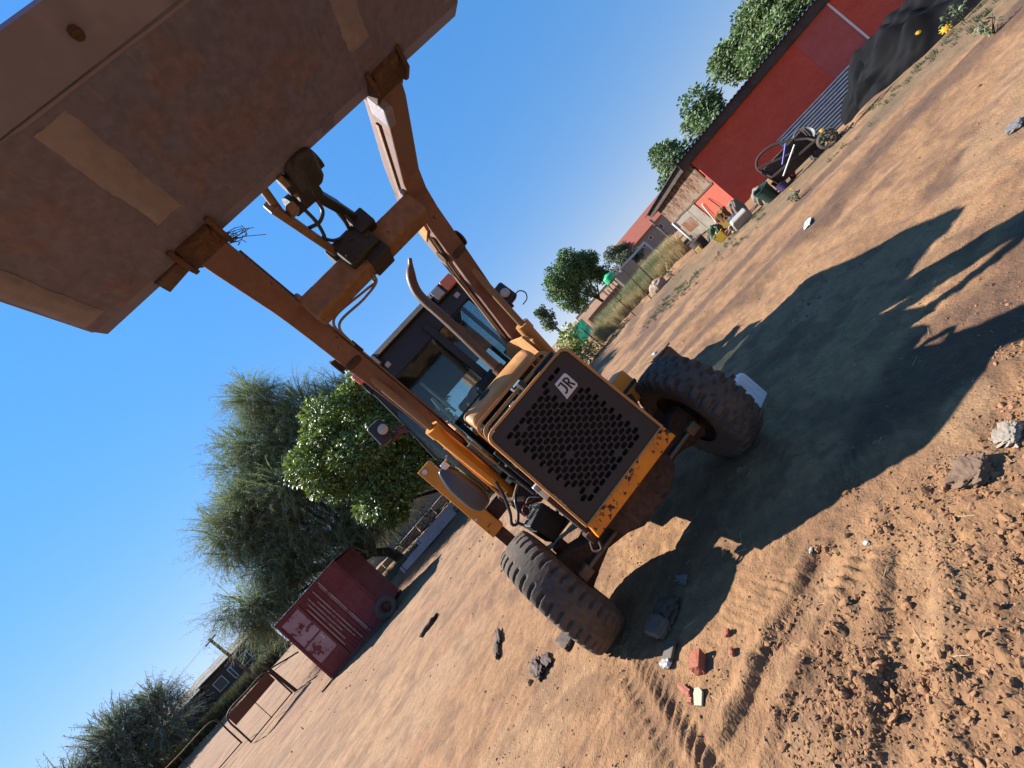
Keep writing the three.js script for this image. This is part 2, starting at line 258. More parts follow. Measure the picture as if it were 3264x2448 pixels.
{
  const N = 900, B = 6.6, A = 300 / Math.sinh(B), cx = 0.1, cz = 1.35;
  const pos = new Float32Array((N + 1) * (N + 1) * 3), col = new Float32Array((N + 1) * (N + 1) * 3), uv = new Float32Array((N + 1) * (N + 1) * 2), idx = new Uint32Array(N * N * 6);
  const X = [], Z = [];
  for (let i = 0; i <= N; i++) { const s = (i / N) * 2 - 1; X.push(cx + A * Math.sinh(B * s)); Z.push(cz + A * Math.sinh(B * s)); }
  const light = [0.252, 0.130, 0.057], sand = [0.292, 0.157, 0.071], brown = [0.138, 0.067, 0.031], dark = [0.078, 0.038, 0.020], pink = [0.262, 0.128, 0.060], hard = [0.278, 0.157, 0.076];
  let k = 0;
  for (let j = 0; j <= N; j++) for (let i = 0; i <= N; i++, k++) {
    const x = X[i], z = Z[j];
    pos[k * 3] = x; pos[k * 3 + 1] = groundY(x, z); pos[k * 3 + 2] = z; uv[k * 2] = x; uv[k * 2 + 1] = z;
    const a = fbm(x * 0.5 + 5, z * 0.5, 4), b = fbm(x * 2.7, z * 2.7 + 8, 4), c = fbm(x * 0.9 + z * 0.25, z * 2.2 - x * 0.5, 4);
    let q = mix3(light, sand, sm(0.35, 0.65, a)); q = mix3(q, pink, 0.7 * sm(0.45, 0.6, fbm(x * 0.3, z * 0.3 + 31, 3)) * sm(0.5, -2.5, x)); q = mix3(q, brown, 0.75 * sm(0.5, 0.72, b * 0.6 + c * 0.4));
    // dug-over, damper soil, plus dark streaks painted in place of shadow streaks
    let w = 0; for (const [px, pz, rx, rz, rot] of [[6.2, -1.9, 2.6, 0.55, 0.25], [4.6, 0.4, 1.0, 0.35, 0.4], [9.2, -0.7, 2.6, 0.5, 0.3], [3.3, -3.0, 1.6, 0.3, 0.5], [6.8, -9.5, 3.5, 0.7, -0.7], [7.7, -13.2, 2.6, 0.5, -0.9], [2.2, 1.3, 1.2, 0.3, 0.2], [5.0, -4.4, 2.2, 0.35, 0.3], [8.2, -3.2, 1.8, 0.4, 0.35], [3.6, -6.4, 2.4, 0.5, 0.1], [7.6, 1.2, 1.6, 0.3, 0.3]]) { const cs = Math.cos(rot), sn = Math.sin(rot), u = ((x - px) * cs + (z - pz) * sn) / rx, v = (-(x - px) * sn + (z - pz) * cs) / rz; w = Math.max(w, sm(1.5, 0.5, u * u + v * v + (fbm(x * 2.2, z * 2.2 + 3, 4) - 0.5) * 2.2)); }
    q = mix3(q, dark, 0.8 * w);
    q = mix3(q, hard, 0.85 * compact(x, z));
    q = mix3(q, brown, 0.5 * sm(0.52, 0.62, fbm(x * 5 + 2, z * 5, 4)));
    q = mix3(q, brown, 0.75 * broken(x, z));  // browner where clods lie, painting in the shade among them
    // weedy, greyer soil of the verge: patches with ragged outlines
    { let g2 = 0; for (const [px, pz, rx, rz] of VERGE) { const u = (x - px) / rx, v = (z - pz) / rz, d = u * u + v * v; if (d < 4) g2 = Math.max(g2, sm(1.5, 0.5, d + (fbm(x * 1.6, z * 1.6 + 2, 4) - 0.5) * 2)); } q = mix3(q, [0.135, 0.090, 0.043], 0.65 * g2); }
    col.set(q, k * 3);
  }
  let n = 0; for (let j = 0; j < N; j++) for (let i = 0; i < N; i++) { const a = j * (N + 1) + i, b = a + 1, c = a + N + 1, d = c + 1; idx[n++] = a; idx[n++] = c; idx[n++] = b; idx[n++] = b; idx[n++] = c; idx[n++] = d; }
  const g = new THREE.BufferGeometry(); g.setAttribute('position', new THREE.BufferAttribute(pos, 3)); g.setAttribute('color', new THREE.BufferAttribute(col, 3)); g.setAttribute('uv', new THREE.BufferAttribute(uv, 2)); g.setIndex(new THREE.BufferAttribute(idx, 1)); g.computeVertexNormals();
  const m = new THREE.MeshStandardMaterial({ vertexColors: true, roughness: 0.97 });
  m.map = dtex(1024, (u, v) => { const f = fbp(u * 24, v * 24, 24, 5), s = fbp(u * 170, v * 170, 170, 2), p = h2(Math.floor(u * 512), Math.floor(v * 512)); const k2 = 0.78 + 0.26 * f + 0.16 * (s - 0.5) + (p > 0.994 ? 0.12 : 0) - (p < 0.006 ? 0.2 : 0); return [k2, k2 * 0.995, k2 * 0.985]; }, true, 0.83);
  m.bumpMap = dtex(1024, (u, v) => { const b = 0.55 * fbp(u * 28 + 1, v * 28, 28, 5) + 0.45 * fbp(u * 130, v * 130 + 2, 130, 3); return [b, b, b]; }, false, 0.83); m.bumpScale = 0.012;
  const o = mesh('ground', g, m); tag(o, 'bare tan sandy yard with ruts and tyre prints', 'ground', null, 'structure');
}
// loose clods and crumbs
function rock(seed, detail = 1, rough = 0.35) { const g = new THREE.IcosahedronGeometry(1, detail), p = g.attributes.position, R = rng(seed), ox = R() * 50, s = [0.75 + R() * 0.5, 0.55 + R() * 0.35, 0.75 + R() * 0.5]; for (let i = 0; i < p.count; i++) { const x = p.getX(i), y = p.getY(i), z = p.getZ(i), k = 1 + rough * 2 * (fbm(x * 1.6 + ox + z, y * 1.6 + ox - z, 3) - 0.5); p.setXYZ(i, x * k * s[0], y * k * s[1], z * k * s[2]); } g.computeVertexNormals(); return g; }
M.soil = new THREE.MeshStandardMaterial({ color: 0xffffff, roughness: 0.97 });
function scatter(name, label, cat, geo, mat, spots) {
  const im = new THREE.InstancedMesh(geo, mat, spots.length), q = new THREE.Quaternion(), e = new THREE.Euler(), c = new THREE.Color();
  spots.forEach(([x, y, z, s, rx, ry, rz, r, g, b], i) => { im.setMatrixAt(i, new THREE.Matrix4().compose(V(x, y, z), q.setFromEuler(e.set(rx, ry, rz)), typeof s === 'number' ? V(s, s, s) : V(...s))); if (r !== undefined) im.setColorAt(i, c.setRGB(r, g, b)); });
  im.name = numbered(name); im.castShadow = im.receiveShadow = true; tag(im, label, cat, null, 'stuff'); scene.add(im); return im;
}
{
  const R = rng(77), sets = [[], [], []];
  for (let n = 0; n < 520000; n++) {
    const x = -2.2 + R() * 5.4, z = -0.9 + R() * 3.3, keep = R(); if (Math.hypot(x + 0.52, z - 3.18) < 0.35) continue;
    const b = broken(x, z), v = clamp(1.6 * fbm(x * 6 + 1, z * 6, 3) - 0.35);
    if (keep > b * 0.62 * v + 0.008 * v) continue;
    const s = 0.0022 + 0.0045 * R() + 0.011 * Math.pow(R(), 8) * (b > 0.3 ? 1.2 : 0.5), t = 0.85 + 0.4 * R();
    sets[n % 3].push([x, groundY(x, z) + s * 0.1, z, [s * (0.8 + 0.5 * R()), s * (0.6 + 0.4 * R()), s * (0.8 + 0.5 * R())], R() * 6, R() * 6, R() * 6, 0.20 * t, 0.102 * t, 0.047 * t]);
  }
  sets.forEach((s, i) => scatter('soil_clods', ['crumbled brown soil clods lying in the broken earth', 'rounded tan soil lumps lying in the broken earth', 'angular pale soil crumbs lying in the broken earth'][i], 'clods', rock(5 + i, 1, 0.7), M.soil, s));
  const far = []; for (let n = 0; n < 1500; n++) { const x = -12 + R() * 26, z = -16 + R() * 17, s = 0.005 + 0.02 * Math.pow(R(), 6), t = 0.6 + 0.8 * R(); far.push([x, groundY(x, z) + s * 0.2, z, s, R() * 6, R() * 6, R() * 6, 0.19 * t, 0.108 * t, 0.06 * t]); }
  scatter('yard_pebbles', 'small tan pebbles spread over the yard', 'pebbles', rock(9, 1, 0.4), M.soil, far);
}

// ---------------------------------------------------------------- the backhoe loader
{
  const L = thing('backhoe_loader', 'dusty orange backhoe loader parked with its front bucket raised high', 'loader');
  L.rotation.z = 0.0226;
  const P = (n, g, m, p = L) => mesh(n, g, m, p);
  const mir = (fn) => [-1, 1].map(fn);

  // --- frame and axle
  P('chassis', [rbox(-0.39, -0.30, 0.62, 0.80, -2.6, 0.42), rbox(0.30, 0.39, 0.62, 0.80, -2.6, 0.42), rbox(-0.38, 0.38, 0.60, 0.70, -2.5, -2.2), rbox(-0.30, 0.30, 0.62, 0.74, 0.30, 0.43), rbox(-0.45, -0.395, 0.66, 1.02, 0.02, 0.38, 0.01), rbox(-0.5, 0.5, 0.7, 1.1, -2.5, -1.2, 0.03)], M.chassis);
  const ax = [[-0.74, 0.62], [-0.64, 0.615], [-0.5, 0.56], [-0.3, 0.60], [-0.16, 0.66], [0.16, 0.66], [0.3, 0.60], [0.5, 0.56], [0.64, 0.615], [0.74, 0.62], [0.76, 0.36], [0.7, 0.32], [0.58, 0.36], [0.42, 0.40], [0.2, 0.34], [0, 0.30], [-0.2, 0.34], [-0.42, 0.40], [-0.58, 0.36], [-0.7, 0.32], [-0.76, 0.36]];
  const axle = P('front_axle', [face(ax, -0.09, 0.13, 0.02), rod([-0.7, 0.47, -0.02], [-0.9, 0.47, -0.02], 0.075), rod([0.7, 0.47, -0.02], [0.9, 0.47, -0.02], 0.075), rod([-0.64, 0.66, -0.05], [-0.64, 0.30, -0.05], 0.055), rod([0.64, 0.66, -0.05], [0.64, 0.30, -0.05], 0.055)], M.chassis);
  P('steering_rod', [rod([-0.62, 0.45, 0.17], [0.62, 0.45, 0.17], 0.016), rbox(-0.70, -0.60, 0.41, 0.49, 0.08, 0.2, 0.012), rbox(0.60, 0.70, 0.41, 0.49, 0.08, 0.2, 0.012)], M.dustyRod, axle);
  P('axle_housing', [face([[-0.34, 0.66], [0.34, 0.66], [0.30, 0.48], [0.16, 0.40], [-0.16, 0.40], [-0.30, 0.48]], 0.05, 0.40, 0.03)], M.chassis);

  // --- wheels with cut treads
  function tyreGeo(R0, half, kind) {
    const NA = kind ? 420 : 480, NS = 44, pos = [], idx = [];
    // cross-section from the inner bead over the tread to the outer bead: s in [-1,1]
    const prof2 = (s) => { const a = Math.abs(s), sg = Math.sign(s); if (a < 0.56) { const q = a / 0.56; return [sg * half * 0.88 * q, R0 - 0.016 * q * q * q]; } if (a < 0.66) { const q = (a - 0.56) / 0.1; return [sg * half * (0.88 + 0.1 * Math.sin(q * 1.4)), R0 - 0.016 - 0.03 * q - 0.015 * q * q]; } const q = (a - 0.66) / 0.34; return [sg * half * (0.985 + 0.06 * Math.sin(q * Math.PI) - 0.16 * q * q), R0 - 0.061 - q * (R0 - 0.061 - 0.255)]; };
    const pitches = kind ? 30 : 38;
    for (let i = 0; i <= NA; i++) for (let j = 0; j <= NS; j++) {
      const th = (i / NA) * Math.PI * 2, s = (j / NS) * 2 - 1, a = Math.abs(s); let [x, r] = prof2(s);
      const side = s > 0 ? 0 : 0.5, q = a / 0.6;
      let d = 0;
      if (kind) { // chunky blocks
        const ph = (th / (Math.PI * 2)) * pitches + side + 0.25 * Math.sin(q * 2.6), f = Math.abs(((ph % 1) + 1) % 1 - 0.5) * 2;
        d = 0.034 * sm(0.44, 0.30, f) * sm(0.22, 0.36, a) * sm(0.74, 0.64, a) + 0.016 * sm(0.75, 0.85, f) * sm(0.05, 0.12, a) * sm(0.3, 0.22, a);
      } else { // worn ribs: curved cuts from the shoulders inward, smooth centre band
        const ph = (th / (Math.PI * 2)) * pitches + side + 0.30 * Math.sin(q * 3.4) + 0.2 * q, f = Math.abs(((ph % 1) + 1) % 1 - 0.5) * 2;
        d = 0.021 * sm(0.32, 0.20, f) * sm(0.20, 0.27, a) * sm(0.72, 0.60, a) * (a < 0.5 || a > 0.54 ? 1 : 0.8);
      }
      const low = Math.exp(-(((th - Math.PI) / 0.42) ** 2)); x *= 1 + 0.07 * low * sm(0.5, 0.8, a); if (a > 0.7) x += Math.sign(s) * 0.0025 * Math.sin(a * 95);
      r -= d; r += (fbm(th * 30, s * 6, 2) - 0.5) * 0.003;
      pos.push(x, r * Math.cos(th), r * Math.sin(th));
    }
    for (let i = 0; i < NA; i++) for (let j = 0; j < NS; j++) { const a = i * (NS + 1) + j, b = a + 1, c = a + NS + 1, d = c + 1; idx.push(a, b, c, b, d, c); }
    const g = new THREE.BufferGeometry(); g.setAttribute('position', new THREE.Float32BufferAttribute(pos, 3)); const uv = []; for (let i = 0; i <= NA; i++) for (let j = 0; j <= NS; j++) uv.push((i / NA) * 3, (j / NS) * 0.7); g.setAttribute('uv', new THREE.Float32BufferAttribute(uv, 2)); g.setIndex(idx); g.computeVertexNormals(); return g;
  }
  const rimGeo = (sx) => { const g = merge([lathe([[0.05, -0.02], [0.10, -0.02], [0.12, 0.02], [0.20, 0.03], [0.235, -0.03], [0.255, -0.10], [0.275, -0.115], [0.28, -0.10], [0.262, -0.02], [0.262, 0.1], [0.28, 0.115], [0.27, 0.125], [0.25, 0.11]], 40), ...[0, 1, 2, 3, 4].map((k) => rod([0.15 * Math.cos(k * 1.257), 0.015, 0.15 * Math.sin(k * 1.257)], [0.15 * Math.cos(k * 1.257), 0.06, 0.15 * Math.sin(k * 1.257)], 0.014, 0.014, 6)), rod([0, -0.05, 0], [0, 0.07, 0], 0.085, 0.07, 20)]); g.rotateZ(-Math.PI / 2 * sx); return g; };
  for (const [sx, kind, steer] of [[-1, 0, 0.04], [1, 1, 0.02]]) {
    const w = new THREE.Group(); w.name = 'front_wheel'; w.position.set(sx * 0.865, 0.468, 0); w.rotation.y = steer; L.add(w);
    const t = P('tyre', tyreGeo(0.475, 0.155, kind), M.rubber, w); if (kind) t.userData.label = 'darker chunky-block tyre in the shade'; else t.userData.label = 'grey worn tyre with curved shoulder cuts';
    P('rim', rimGeo(sx), M.chassis, w);
  }

  // --- nose: cowl, grille, bumper
  const noseShape = (o, y0 = 0.747, r = 0.06) => { const wt = 0.385 + o, wb = 0.397 + o, top = 1.572 + o, s = new THREE.Shape(); s.moveTo(-wb, y0); s.lineTo(wb, y0); s.lineTo(wt, top - r); s.quadraticCurveTo(wt, top, wt - r, top); s.lineTo(-wt + r, top); s.quadraticCurveTo(-wt, top, -wt, top - r); s.closePath(); return s; };
  {
    const s = noseShape(0); let rows = 0;
    for (let r = 0; r < 21; r++) for (let c = -5; c <= 5; c++) {
      const y = 1.512 - r * 0.0342, x = c * 0.062 + (r % 2 ? 0.031 : 0) - 0.008;
      if (Math.abs(x) > 0.292 || y < 0.81) continue;
      if (r < 1 && x < 0.1) continue;
      if (Math.abs(x - 0.195) < 0.085 && Math.abs(y - 1.405) < 0.078) continue;
      if (h2(r * 7 + 3, c + 40) > 0.97) continue;
      const h = new THREE.Path(), a = 0.0122, e = 0.0132; h.absarc(x + a, y, e, -Math.PI / 2, Math.PI / 2, false); h.absarc(x - a, y, e, Math.PI / 2, Math.PI * 1.5, false); h.closePath(); s.holes.push(h); rows++;
    }
    const g = new THREE.ExtrudeGeometry(s, { depth: 0.010, bevelEnabled: true, bevelSize: 0.002, bevelThickness: 0.002, bevelOffset: -0.002, bevelSegments: 1, curveSegments: 8 }); g.translate(0, 0, 0.462);
    const gp = P('grille_panel', muv(g), M.grille);
    // badge: a silver diamond-cut plate with dark letters, its lower corner broken off
    const bs = [[0.148, 1.468], [0.252, 1.468], [0.268, 1.455], [0.262, 1.35], [0.25, 1.342], [0.135, 1.345], [0.128, 1.352]];
    const badge = P('badge', face([[0.158, 1.469], [0.252, 1.468], [0.264, 1.458], [0.262, 1.356], [0.252, 1.344], [0.134, 1.342]], 0.476, 0.486, 0.003), M.silver, gp); void bs;
    badge.userData.label = 'silver rhombus badge with dark letters';
    const sh = []; // letters: a bar-and-bowl J and an R
    const poly = (pts) => sh.push(face(pts, 0.485, 0.489, 0));
    const arc = (cx, cy, r0, r1, a0, a1, n = 14) => { const o = []; for (let k = 0; k <= n; k++) { const t = a0 + (a1 - a0) * k / n; o.push([cx + r1 * Math.cos(t), cy + r1 * Math.sin(t)]); } for (let k = n; k >= 0; k--) { const t = a0 + (a1 - a0) * k / n; o.push([cx + r0 * Math.cos(t), cy + r0 * Math.sin(t)]); } return o; };
    poly([[0.183, 1.448], [0.196, 1.448], [0.196, 1.398], [0.183, 1.398]]); poly(arc(0.165, 1.398, 0.018, 0.031, 0, -Math.PI * 0.62)); poly([[0.160, 1.448], [0.183, 1.448], [0.183, 1.438], [0.160, 1.438]]);
    poly([[0.207, 1.448], [0.220, 1.448], [0.220, 1.362], [0.207, 1.362]]); poly(arc(0.224, 1.424, 0.012, 0.024, Math.PI / 2, -Math.PI / 2)); poly([[0.220, 1.448], [0.225, 1.448], [0.225, 1.436], [0.220, 1.436]]); poly([[0.220, 1.412], [0.225, 1.412], [0.225, 1.400], [0.220, 1.400]]); poly([[0.222, 1.404], [0.234, 1.404], [0.252, 1.362], [0.238, 1.362]]);
    P('badge_letters', sh, M.black, gp);
  }
  { const o = noseShape(0.022, 0.735, 0.075), i = new THREE.Path(noseShape(0.003, 0.747, 0.06).getPoints(12).reverse()); const g = new THREE.ExtrudeGeometry(Object.assign(o, { holes: [i] }), { depth: 0.075, bevelEnabled: true, bevelSize: 0.005, bevelThickness: 0.005, bevelOffset: -0.005, bevelSegments: 2, curveSegments: 12 }); g.translate(0, 0, 0.405); P('cowl', muv(g), M.paintPale); }
  // bumper strip below the grille
  P('bumper', [face([[-0.418, 0.637], [0.422, 0.63], [0.415, 0.742], [-0.40, 0.744]], 0.40, 0.49, 0.012)], M.bumper);
  P('tow_bracket', [rbox(-0.47, -0.42, 0.60, 0.68, 0.30, 0.40, 0.01), tube([[-0.47, 0.62, 0.36], [-0.50, 0.58, 0.40], [-0.46, 0.56, 0.43], [-0.43, 0.6, 0.41]], 0.010, 24, 8)], M.chassis);
  // radiator core, with fins
  M.fins = new THREE.MeshStandardMaterial({ roughness: 0.85 }); M.fins.map = dtex(256, (u, v) => { const f = 0.5 + 0.5 * Math.sin(v * Math.PI * 2 * 32), d = fbp(u * 6, v * 6, 6, 4), c = mix3([0.10, 0.075, 0.06], [0.26, 0.18, 0.12], f * 0.7 * d + 0.25 * d); return c; }, true, 3);
  P('radiator', [rbox(-0.365, 0.365, 0.78, 1.54, 0.36, 0.42, 0.004)], M.fins);
  P('engine_block', [rbox(-0.335, 0.335, 0.8, 1.58, -1.1, 0.355, 0.02)], M.black);
  // hoops between cowl and hood, then the hood that climbs towards the cab
  const arch = (w, top, y0, r, n = 8) => { const o = [[-w, y0]]; for (let k = 0; k <= n; k++) { const t = Math.PI - (Math.PI / 2) * k / n; o.push([-w + r + r * Math.cos(t), top - r + r * Math.sin(t)]); } for (let k = 0; k <= n; k++) { const t = Math.PI / 2 - (Math.PI / 2) * k / n; o.push([w - r + r * Math.cos(t), top - r + r * Math.sin(t)]); } o.push([w, y0]); return o; };
  const loft = (secs) => { const pos = [], idx = [], n = secs[0][0].length; for (const [pts, z] of secs) for (const [x, y] of pts) pos.push(x, y, z); for (let s = 0; s < secs.length - 1; s++) for (let i = 0; i < n - 1; i++) { const a = s * n + i, b = a + 1, c = a + n, d = c + 1; idx.push(a, c, b, b, c, d); } const g = new THREE.BufferGeometry(); g.setAttribute('position', new THREE.Float32BufferAttribute(pos, 3)); g.setIndex(idx); g.computeVertexNormals(); const nn = g.toNonIndexed(); return muv(nn); };
  const hoop = (w, top, y0, r, z0, z1, t) => { const o = new THREE.Shape([...arch(w, top, y0, r).map((p) => new THREE.Vector2(...p)), ...arch(w - t, top - t, y0, Math.max(0.01, r - t)).reverse().map((p) => new THREE.Vector2(...p))]); return face(o, z0, z1, 0.003); };
  P('hood_hoop', hoop(0.392, 1.642, 1.08, 0.07, 0.225, 0.27, 0.028), M.paintPale); P('hood_hoop', hoop(0.395, 1.70, 1.15, 0.07, 0.095, 0.13, 0.025), M.paintPale);
  P('hood_louvre', [rbox(-0.33, 0.33, 1.585, 1.60, 0.28, 0.40, 0.004), rbox(0.02, 0.06, 1.60, 1.66, 0.12, 0.38, 0.004), rbox(0.18, 0.36, 1.60, 1.625, 0.14, 0.34, 0.006)], M.black);
  { const secs = [[-0.055, 1.735, 0.362], [-0.06, 1.750, 0.368], [-0.10, 1.787, 0.374], [-0.17, 1.822, 0.378], [-0.32, 1.836, 0.38], [-0.7, 1.85, 0.38], [-1.15, 1.86, 0.38]].map(([z, t, w]) => [arch(w, t, t - 0.11, 0.05), z]); const hd = P('hood', [loft(secs), loft(secs.map(([p, z]) => [p.map(([x, y]) => [x * 0.955, y - 0.014]), z - 0.002])).clone(), face(arch(0.362, 1.735, 1.70, 0.05), -0.067, -0.05, 0.002)], M.paintPale);
    P('hood_side', rbox(-0.384, -0.37, 1.2, 1.715, -1.1, -0.42, 0.004), M.paint, hd); P('hood_side', rbox(0.37, 0.384, 1.2, 1.715, -1.1, -0.42, 0.004), M.paint, hd);
    const slot = new THREE.TorusGeometry(0.034, 0.006, 8, 24); slot.scale(1.5, 0.75, 1); slot.rotateX(-Math.PI / 2 + 0.5); slot.translate(-0.13, 1.808, -0.135); const disc = new THREE.CylinderGeometry(0.033, 0.033, 0.006, 24); disc.scale(1.5, 1, 0.75); disc.rotateX(0.5); disc.translate(-0.13, 1.8055, -0.135); P('hood_slot', [slot, disc], M.black, hd); }
  P('hood_latch', [rbox(-0.145, -0.10, 1.594, 1.606, 0.445, 0.47, 0.004)], M.chrome);
  // --- side gear on the near flank
  P('side_rail', [rbox(-0.435, -0.405, 0.9, 1.45, -0.22, -0.14, 0.008), rbox(-0.46, -0.41, 1.02, 1.30, -0.7, -0.26, 0.01), rod([-0.47, 1.36, -0.24], [-0.46, 1.0, -0.2], 0.018)], M.black);
  P('filter_bracket', [rbox(-0.445, -0.385, 0.96, 1.06, -0.14, -0.06, 0.008)], M.silver);
  const tank = P('side_tank', [rbox(0.60, 0.79, 0.80, 1.07, -0.42, -0.18, 0.02)], M.paint); P('tank_strap', [rbox(0.595, 0.795, 0.92, 0.95, -0.425, -0.175, 0.004)], M.black, tank);
  P('hydraulic_valve', [rbox(0.42, 0.58, 0.98, 1.16, -0.4, -0.22, 0.02), rod([0.5, 1.1, -0.2], [0.62, 1.14, -0.16], 0.02), rod([0.46, 0.62, 0.0], [0.6, 0.92, -0.1], 0.05, 0.05, 14)], M.chassis);
  // battery hung beside the chassis on its leads
  {
    const b = P('battery', [place(rbox(-0.105, 0.105, -0.115, 0.115, -0.09, 0.09, 0.012), -0.585, 0.80, -0.2, 0.05, 0.25, 0.12), place(rbox(-0.108, 0.108, 0.045, 0.053, -0.093, 0.093, 0.003), -0.585, 0.80, -0.2, 0.05, 0.25, 0.12)], M.black);
    P('battery_label', place(rbox(-0.07, 0.0, 0.05, 0.11, 0.0902, 0.0915, 0.0005), -0.60, 0.805, -0.2, 0.05, -1.2, 0.12), std(0.5, 0.52, 0.5, 0.5), b);
    P('battery_terminal', rod([-0.55, 0.91, -0.22], [-0.55, 0.945, -0.22], 0.012), M.silver, b); P('battery_terminal', rod([-0.64, 0.915, -0.18], [-0.64, 0.945, -0.18], 0.012), M.silver, b);
    P('battery_tray', [rbox(-0.66, -0.42, 0.665, 0.685, -0.32, -0.12, 0.004), bar([-0.62, 0.68, -0.3], [-0.40, 0.76, -0.34], 0.04, 0.03)], M.chassis, b);
    P('wire', [tube([[-0.64, 0.94, -0.18], [-0.62, 1.0, -0.16], [-0.56, 1.0, -0.2], [-0.5, 0.97, -0.22], [-0.44, 0.98, -0.24]], 0.006, 30, 6)], std(0.3, 0.03, 0.03, 0.5), b);
    P('wire', [tube([[-0.55, 0.94, -0.22], [-0.58, 0.99, -0.2], [-0.52, 1.01, -0.22], [-0.46, 0.95, -0.2]], 0.005, 30, 6), tube([[-0.6, 0.93, -0.2], [-0.56, 0.975, -0.16], [-0.5, 0.94, -0.17]], 0.004, 30, 6)], std(0.5, 0.5, 0.48, 0.5), b);
  }
  P('drain_hose', [tube([[-0.59, 1.29, -0.25], [-0.63, 1.18, -0.25], [-0.70, 1.05, -0.25], [-0.76, 0.975, -0.25], [-0.735, 0.95, -0.25], [-0.66, 1.0, -0.25], [-0.605, 1.07, -0.27], [-0.56, 1.1, -0.3]], 0.013, 60, 8)], M.hose);
  P('drain_hose', [tube([[-0.72, 0.97, -0.27], [-0.715, 0.93, -0.24], [-0.69, 0.89, -0.22], [-0.66, 0.87, -0.2]], 0.012, 30, 8), tube([[-0.5, 1.23, -0.24], [-0.47, 1.12, -0.24], [-0.44, 1.02, -0.2], [-0.42, 0.93, -0.12]], 0.016, 30, 8)], M.hose);
  for (const [a, b, r] of [[[-0.66, 1.11, -0.5], [-0.55, 1.0, -0.4], 0.02], [[-0.5, 1.1, -0.5], [-0.62, 1.06, -0.42], 0.016], [[-0.66, 1.0, -0.7], [-0.62, 1.12, -0.65], 0.012]]) P('linkage_rod', rod(a, b, r), M.dustyRod);

  // --- exhaust
  { const c = new THREE.CatmullRomCurve3([[0.16, 1.84, -0.45], [0.165, 2.05, -0.45], [0.185, 2.35, -0.45], [0.197, 2.6, -0.45], [0.200, 2.76, -0.45], [0.213, 2.86, -0.44], [0.25, 2.945, -0.41], [0.31, 3.02, -0.36], [0.365, 3.075, -0.31]].map((p) => V(...p))), n = 90, g = new THREE.TubeGeometry(c, n, 0.043, 22), p = g.attributes.position;
    // the outlet is cut off on a long slant
    for (let i = 0; i <= n; i++) { const o = c.getPointAt(i / n), t = sm(0.88, 1, i / n); for (let k = 0; k <= 22; k++) { const q = i * 23 + k, w = V(p.getX(q) - o.x, p.getY(q) - o.y, p.getZ(q) - o.z), f = 1 - 0.86 * t * clamp(0.5 + 0.5 * (-w.x * 0.55 + w.y * 0.8) / 0.043 + 0.35); p.setXYZ(q, o.x + w.x * f, o.y + w.y * f, o.z + w.z * f); } }
    g.computeVertexNormals(); const e = P('exhaust_pipe', [g], M.pipe);
    P('exhaust_collar', [rod([0.155, 1.80, -0.45], [0.16, 1.90, -0.45], 0.058, 0.056, 24)], M.chassis, e); }

  // --- loader tower and arms, both sides
  for (const sx of [-1, 1]) {
    const x = (a, b) => sx > 0 ? [a, b] : [-b, -a];
    const tw = P('tower_plate', [prof([[-1.35, 1.0], [-1.35, 1.78], [-1.2, 1.98], [-0.78, 2.0], [-0.28, 1.89], [-0.16, 1.80], [-0.24, 1.70], [-0.6, 1.64], [-0.75, 1.0]], ...x(0.47, 0.49), 0.004)], M.paintPale);
    P('tower_plate', [prof([[-1.35, 1.0], [-1.35, 1.78], [-1.2, 1.98], [-1.0, 1.98], [-0.8, 1.64], [-0.75, 1.0]], ...x(0.66, 0.68), 0.004)], M.paint);
    P('pivot_pin', [rod([sx * 0.46, 1.76, -1.12], [sx * 0.70, 1.76, -1.12], 0.045), rod([sx * 0.705, 1.76, -1.12], [sx * 0.69, 1.76, -1.12], 0.06)], M.chassis, tw);
    P('tower_base', [rbox(...x(0.40, 0.68), 0.82, 1.02, -1.35, -0.72, 0.015)], M.chassis);
    const armTop = [[-1.24, 1.70], [-1.22, 1.84], [-0.6, 2.42], [-0.12, 2.94], [0.05, 3.11], [0.24, 3.20], [0.6, 3.235], [1.2, 3.22], [1.345, 3.20], [1.385, 3.14], [1.345, 3.075], [1.2, 3.05], [0.6, 3.06], [0.44, 3.02], [0.30, 2.93], [0.12, 2.76], [-0.32, 2.36], [-0.95, 1.70], [-1.15, 1.655]];
    const arm = P('lift_arm', [prof(armTop, ...x(0.505, 0.655), 0.008)], sx > 0 ? M.rustArm : M.rustArm);
    P('arm_rib', [prof([[0.34, 3.11], [1.05, 3.135], [1.05, 3.16], [0.34, 3.145]], ...x(0.492, 0.506), 0.003)], M.dustyRod, arm);
    P('arm_gusset', [prof([[-0.02, 2.94], [0.2, 2.90], [0.32, 2.965], [0.30, 3.08], [0.14, 3.07]], ...x(0.488, 0.506), 0.003)], M.paintPale, arm);
    P('arm_lit_plate', [prof([[-1.16, 1.80], [-0.6, 2.37], [-0.14, 2.88], [0.04, 3.06], [0.1, 2.98], [-0.06, 2.78], [-0.5, 2.28], [-1.08, 1.73]], ...x(0.497, 0.506), 0.002)], M.armLitDust, arm);  // thin plate added in dusty tan to lighten the sunlit inner face
    P('arm_boss', [rod([sx * 0.47, 2.77, -0.02], [sx * 0.70, 2.77, -0.02], 0.055), rod([sx * 0.705, 2.77, -0.02], [sx * 0.69, 2.77, -0.02], 0.07), rbox(...x(0.52, 0.66), 2.66, 2.80, -0.1, 0.06, 0.03)], M.chassis, arm);
    P('pin_boss', [rod([sx * 0.48, 3.13, 1.31], [sx * 0.69, 3.13, 1.31], 0.075, 0.075, 24)], M.chassis, arm);
    const a = V(sx * 0.60, 2.74, -0.05), b = V(sx * 0.60, 1.0, -0.9), d = b.clone().sub(a).normalize(), gl = a.clone().addScaledVector(d, 0.86);
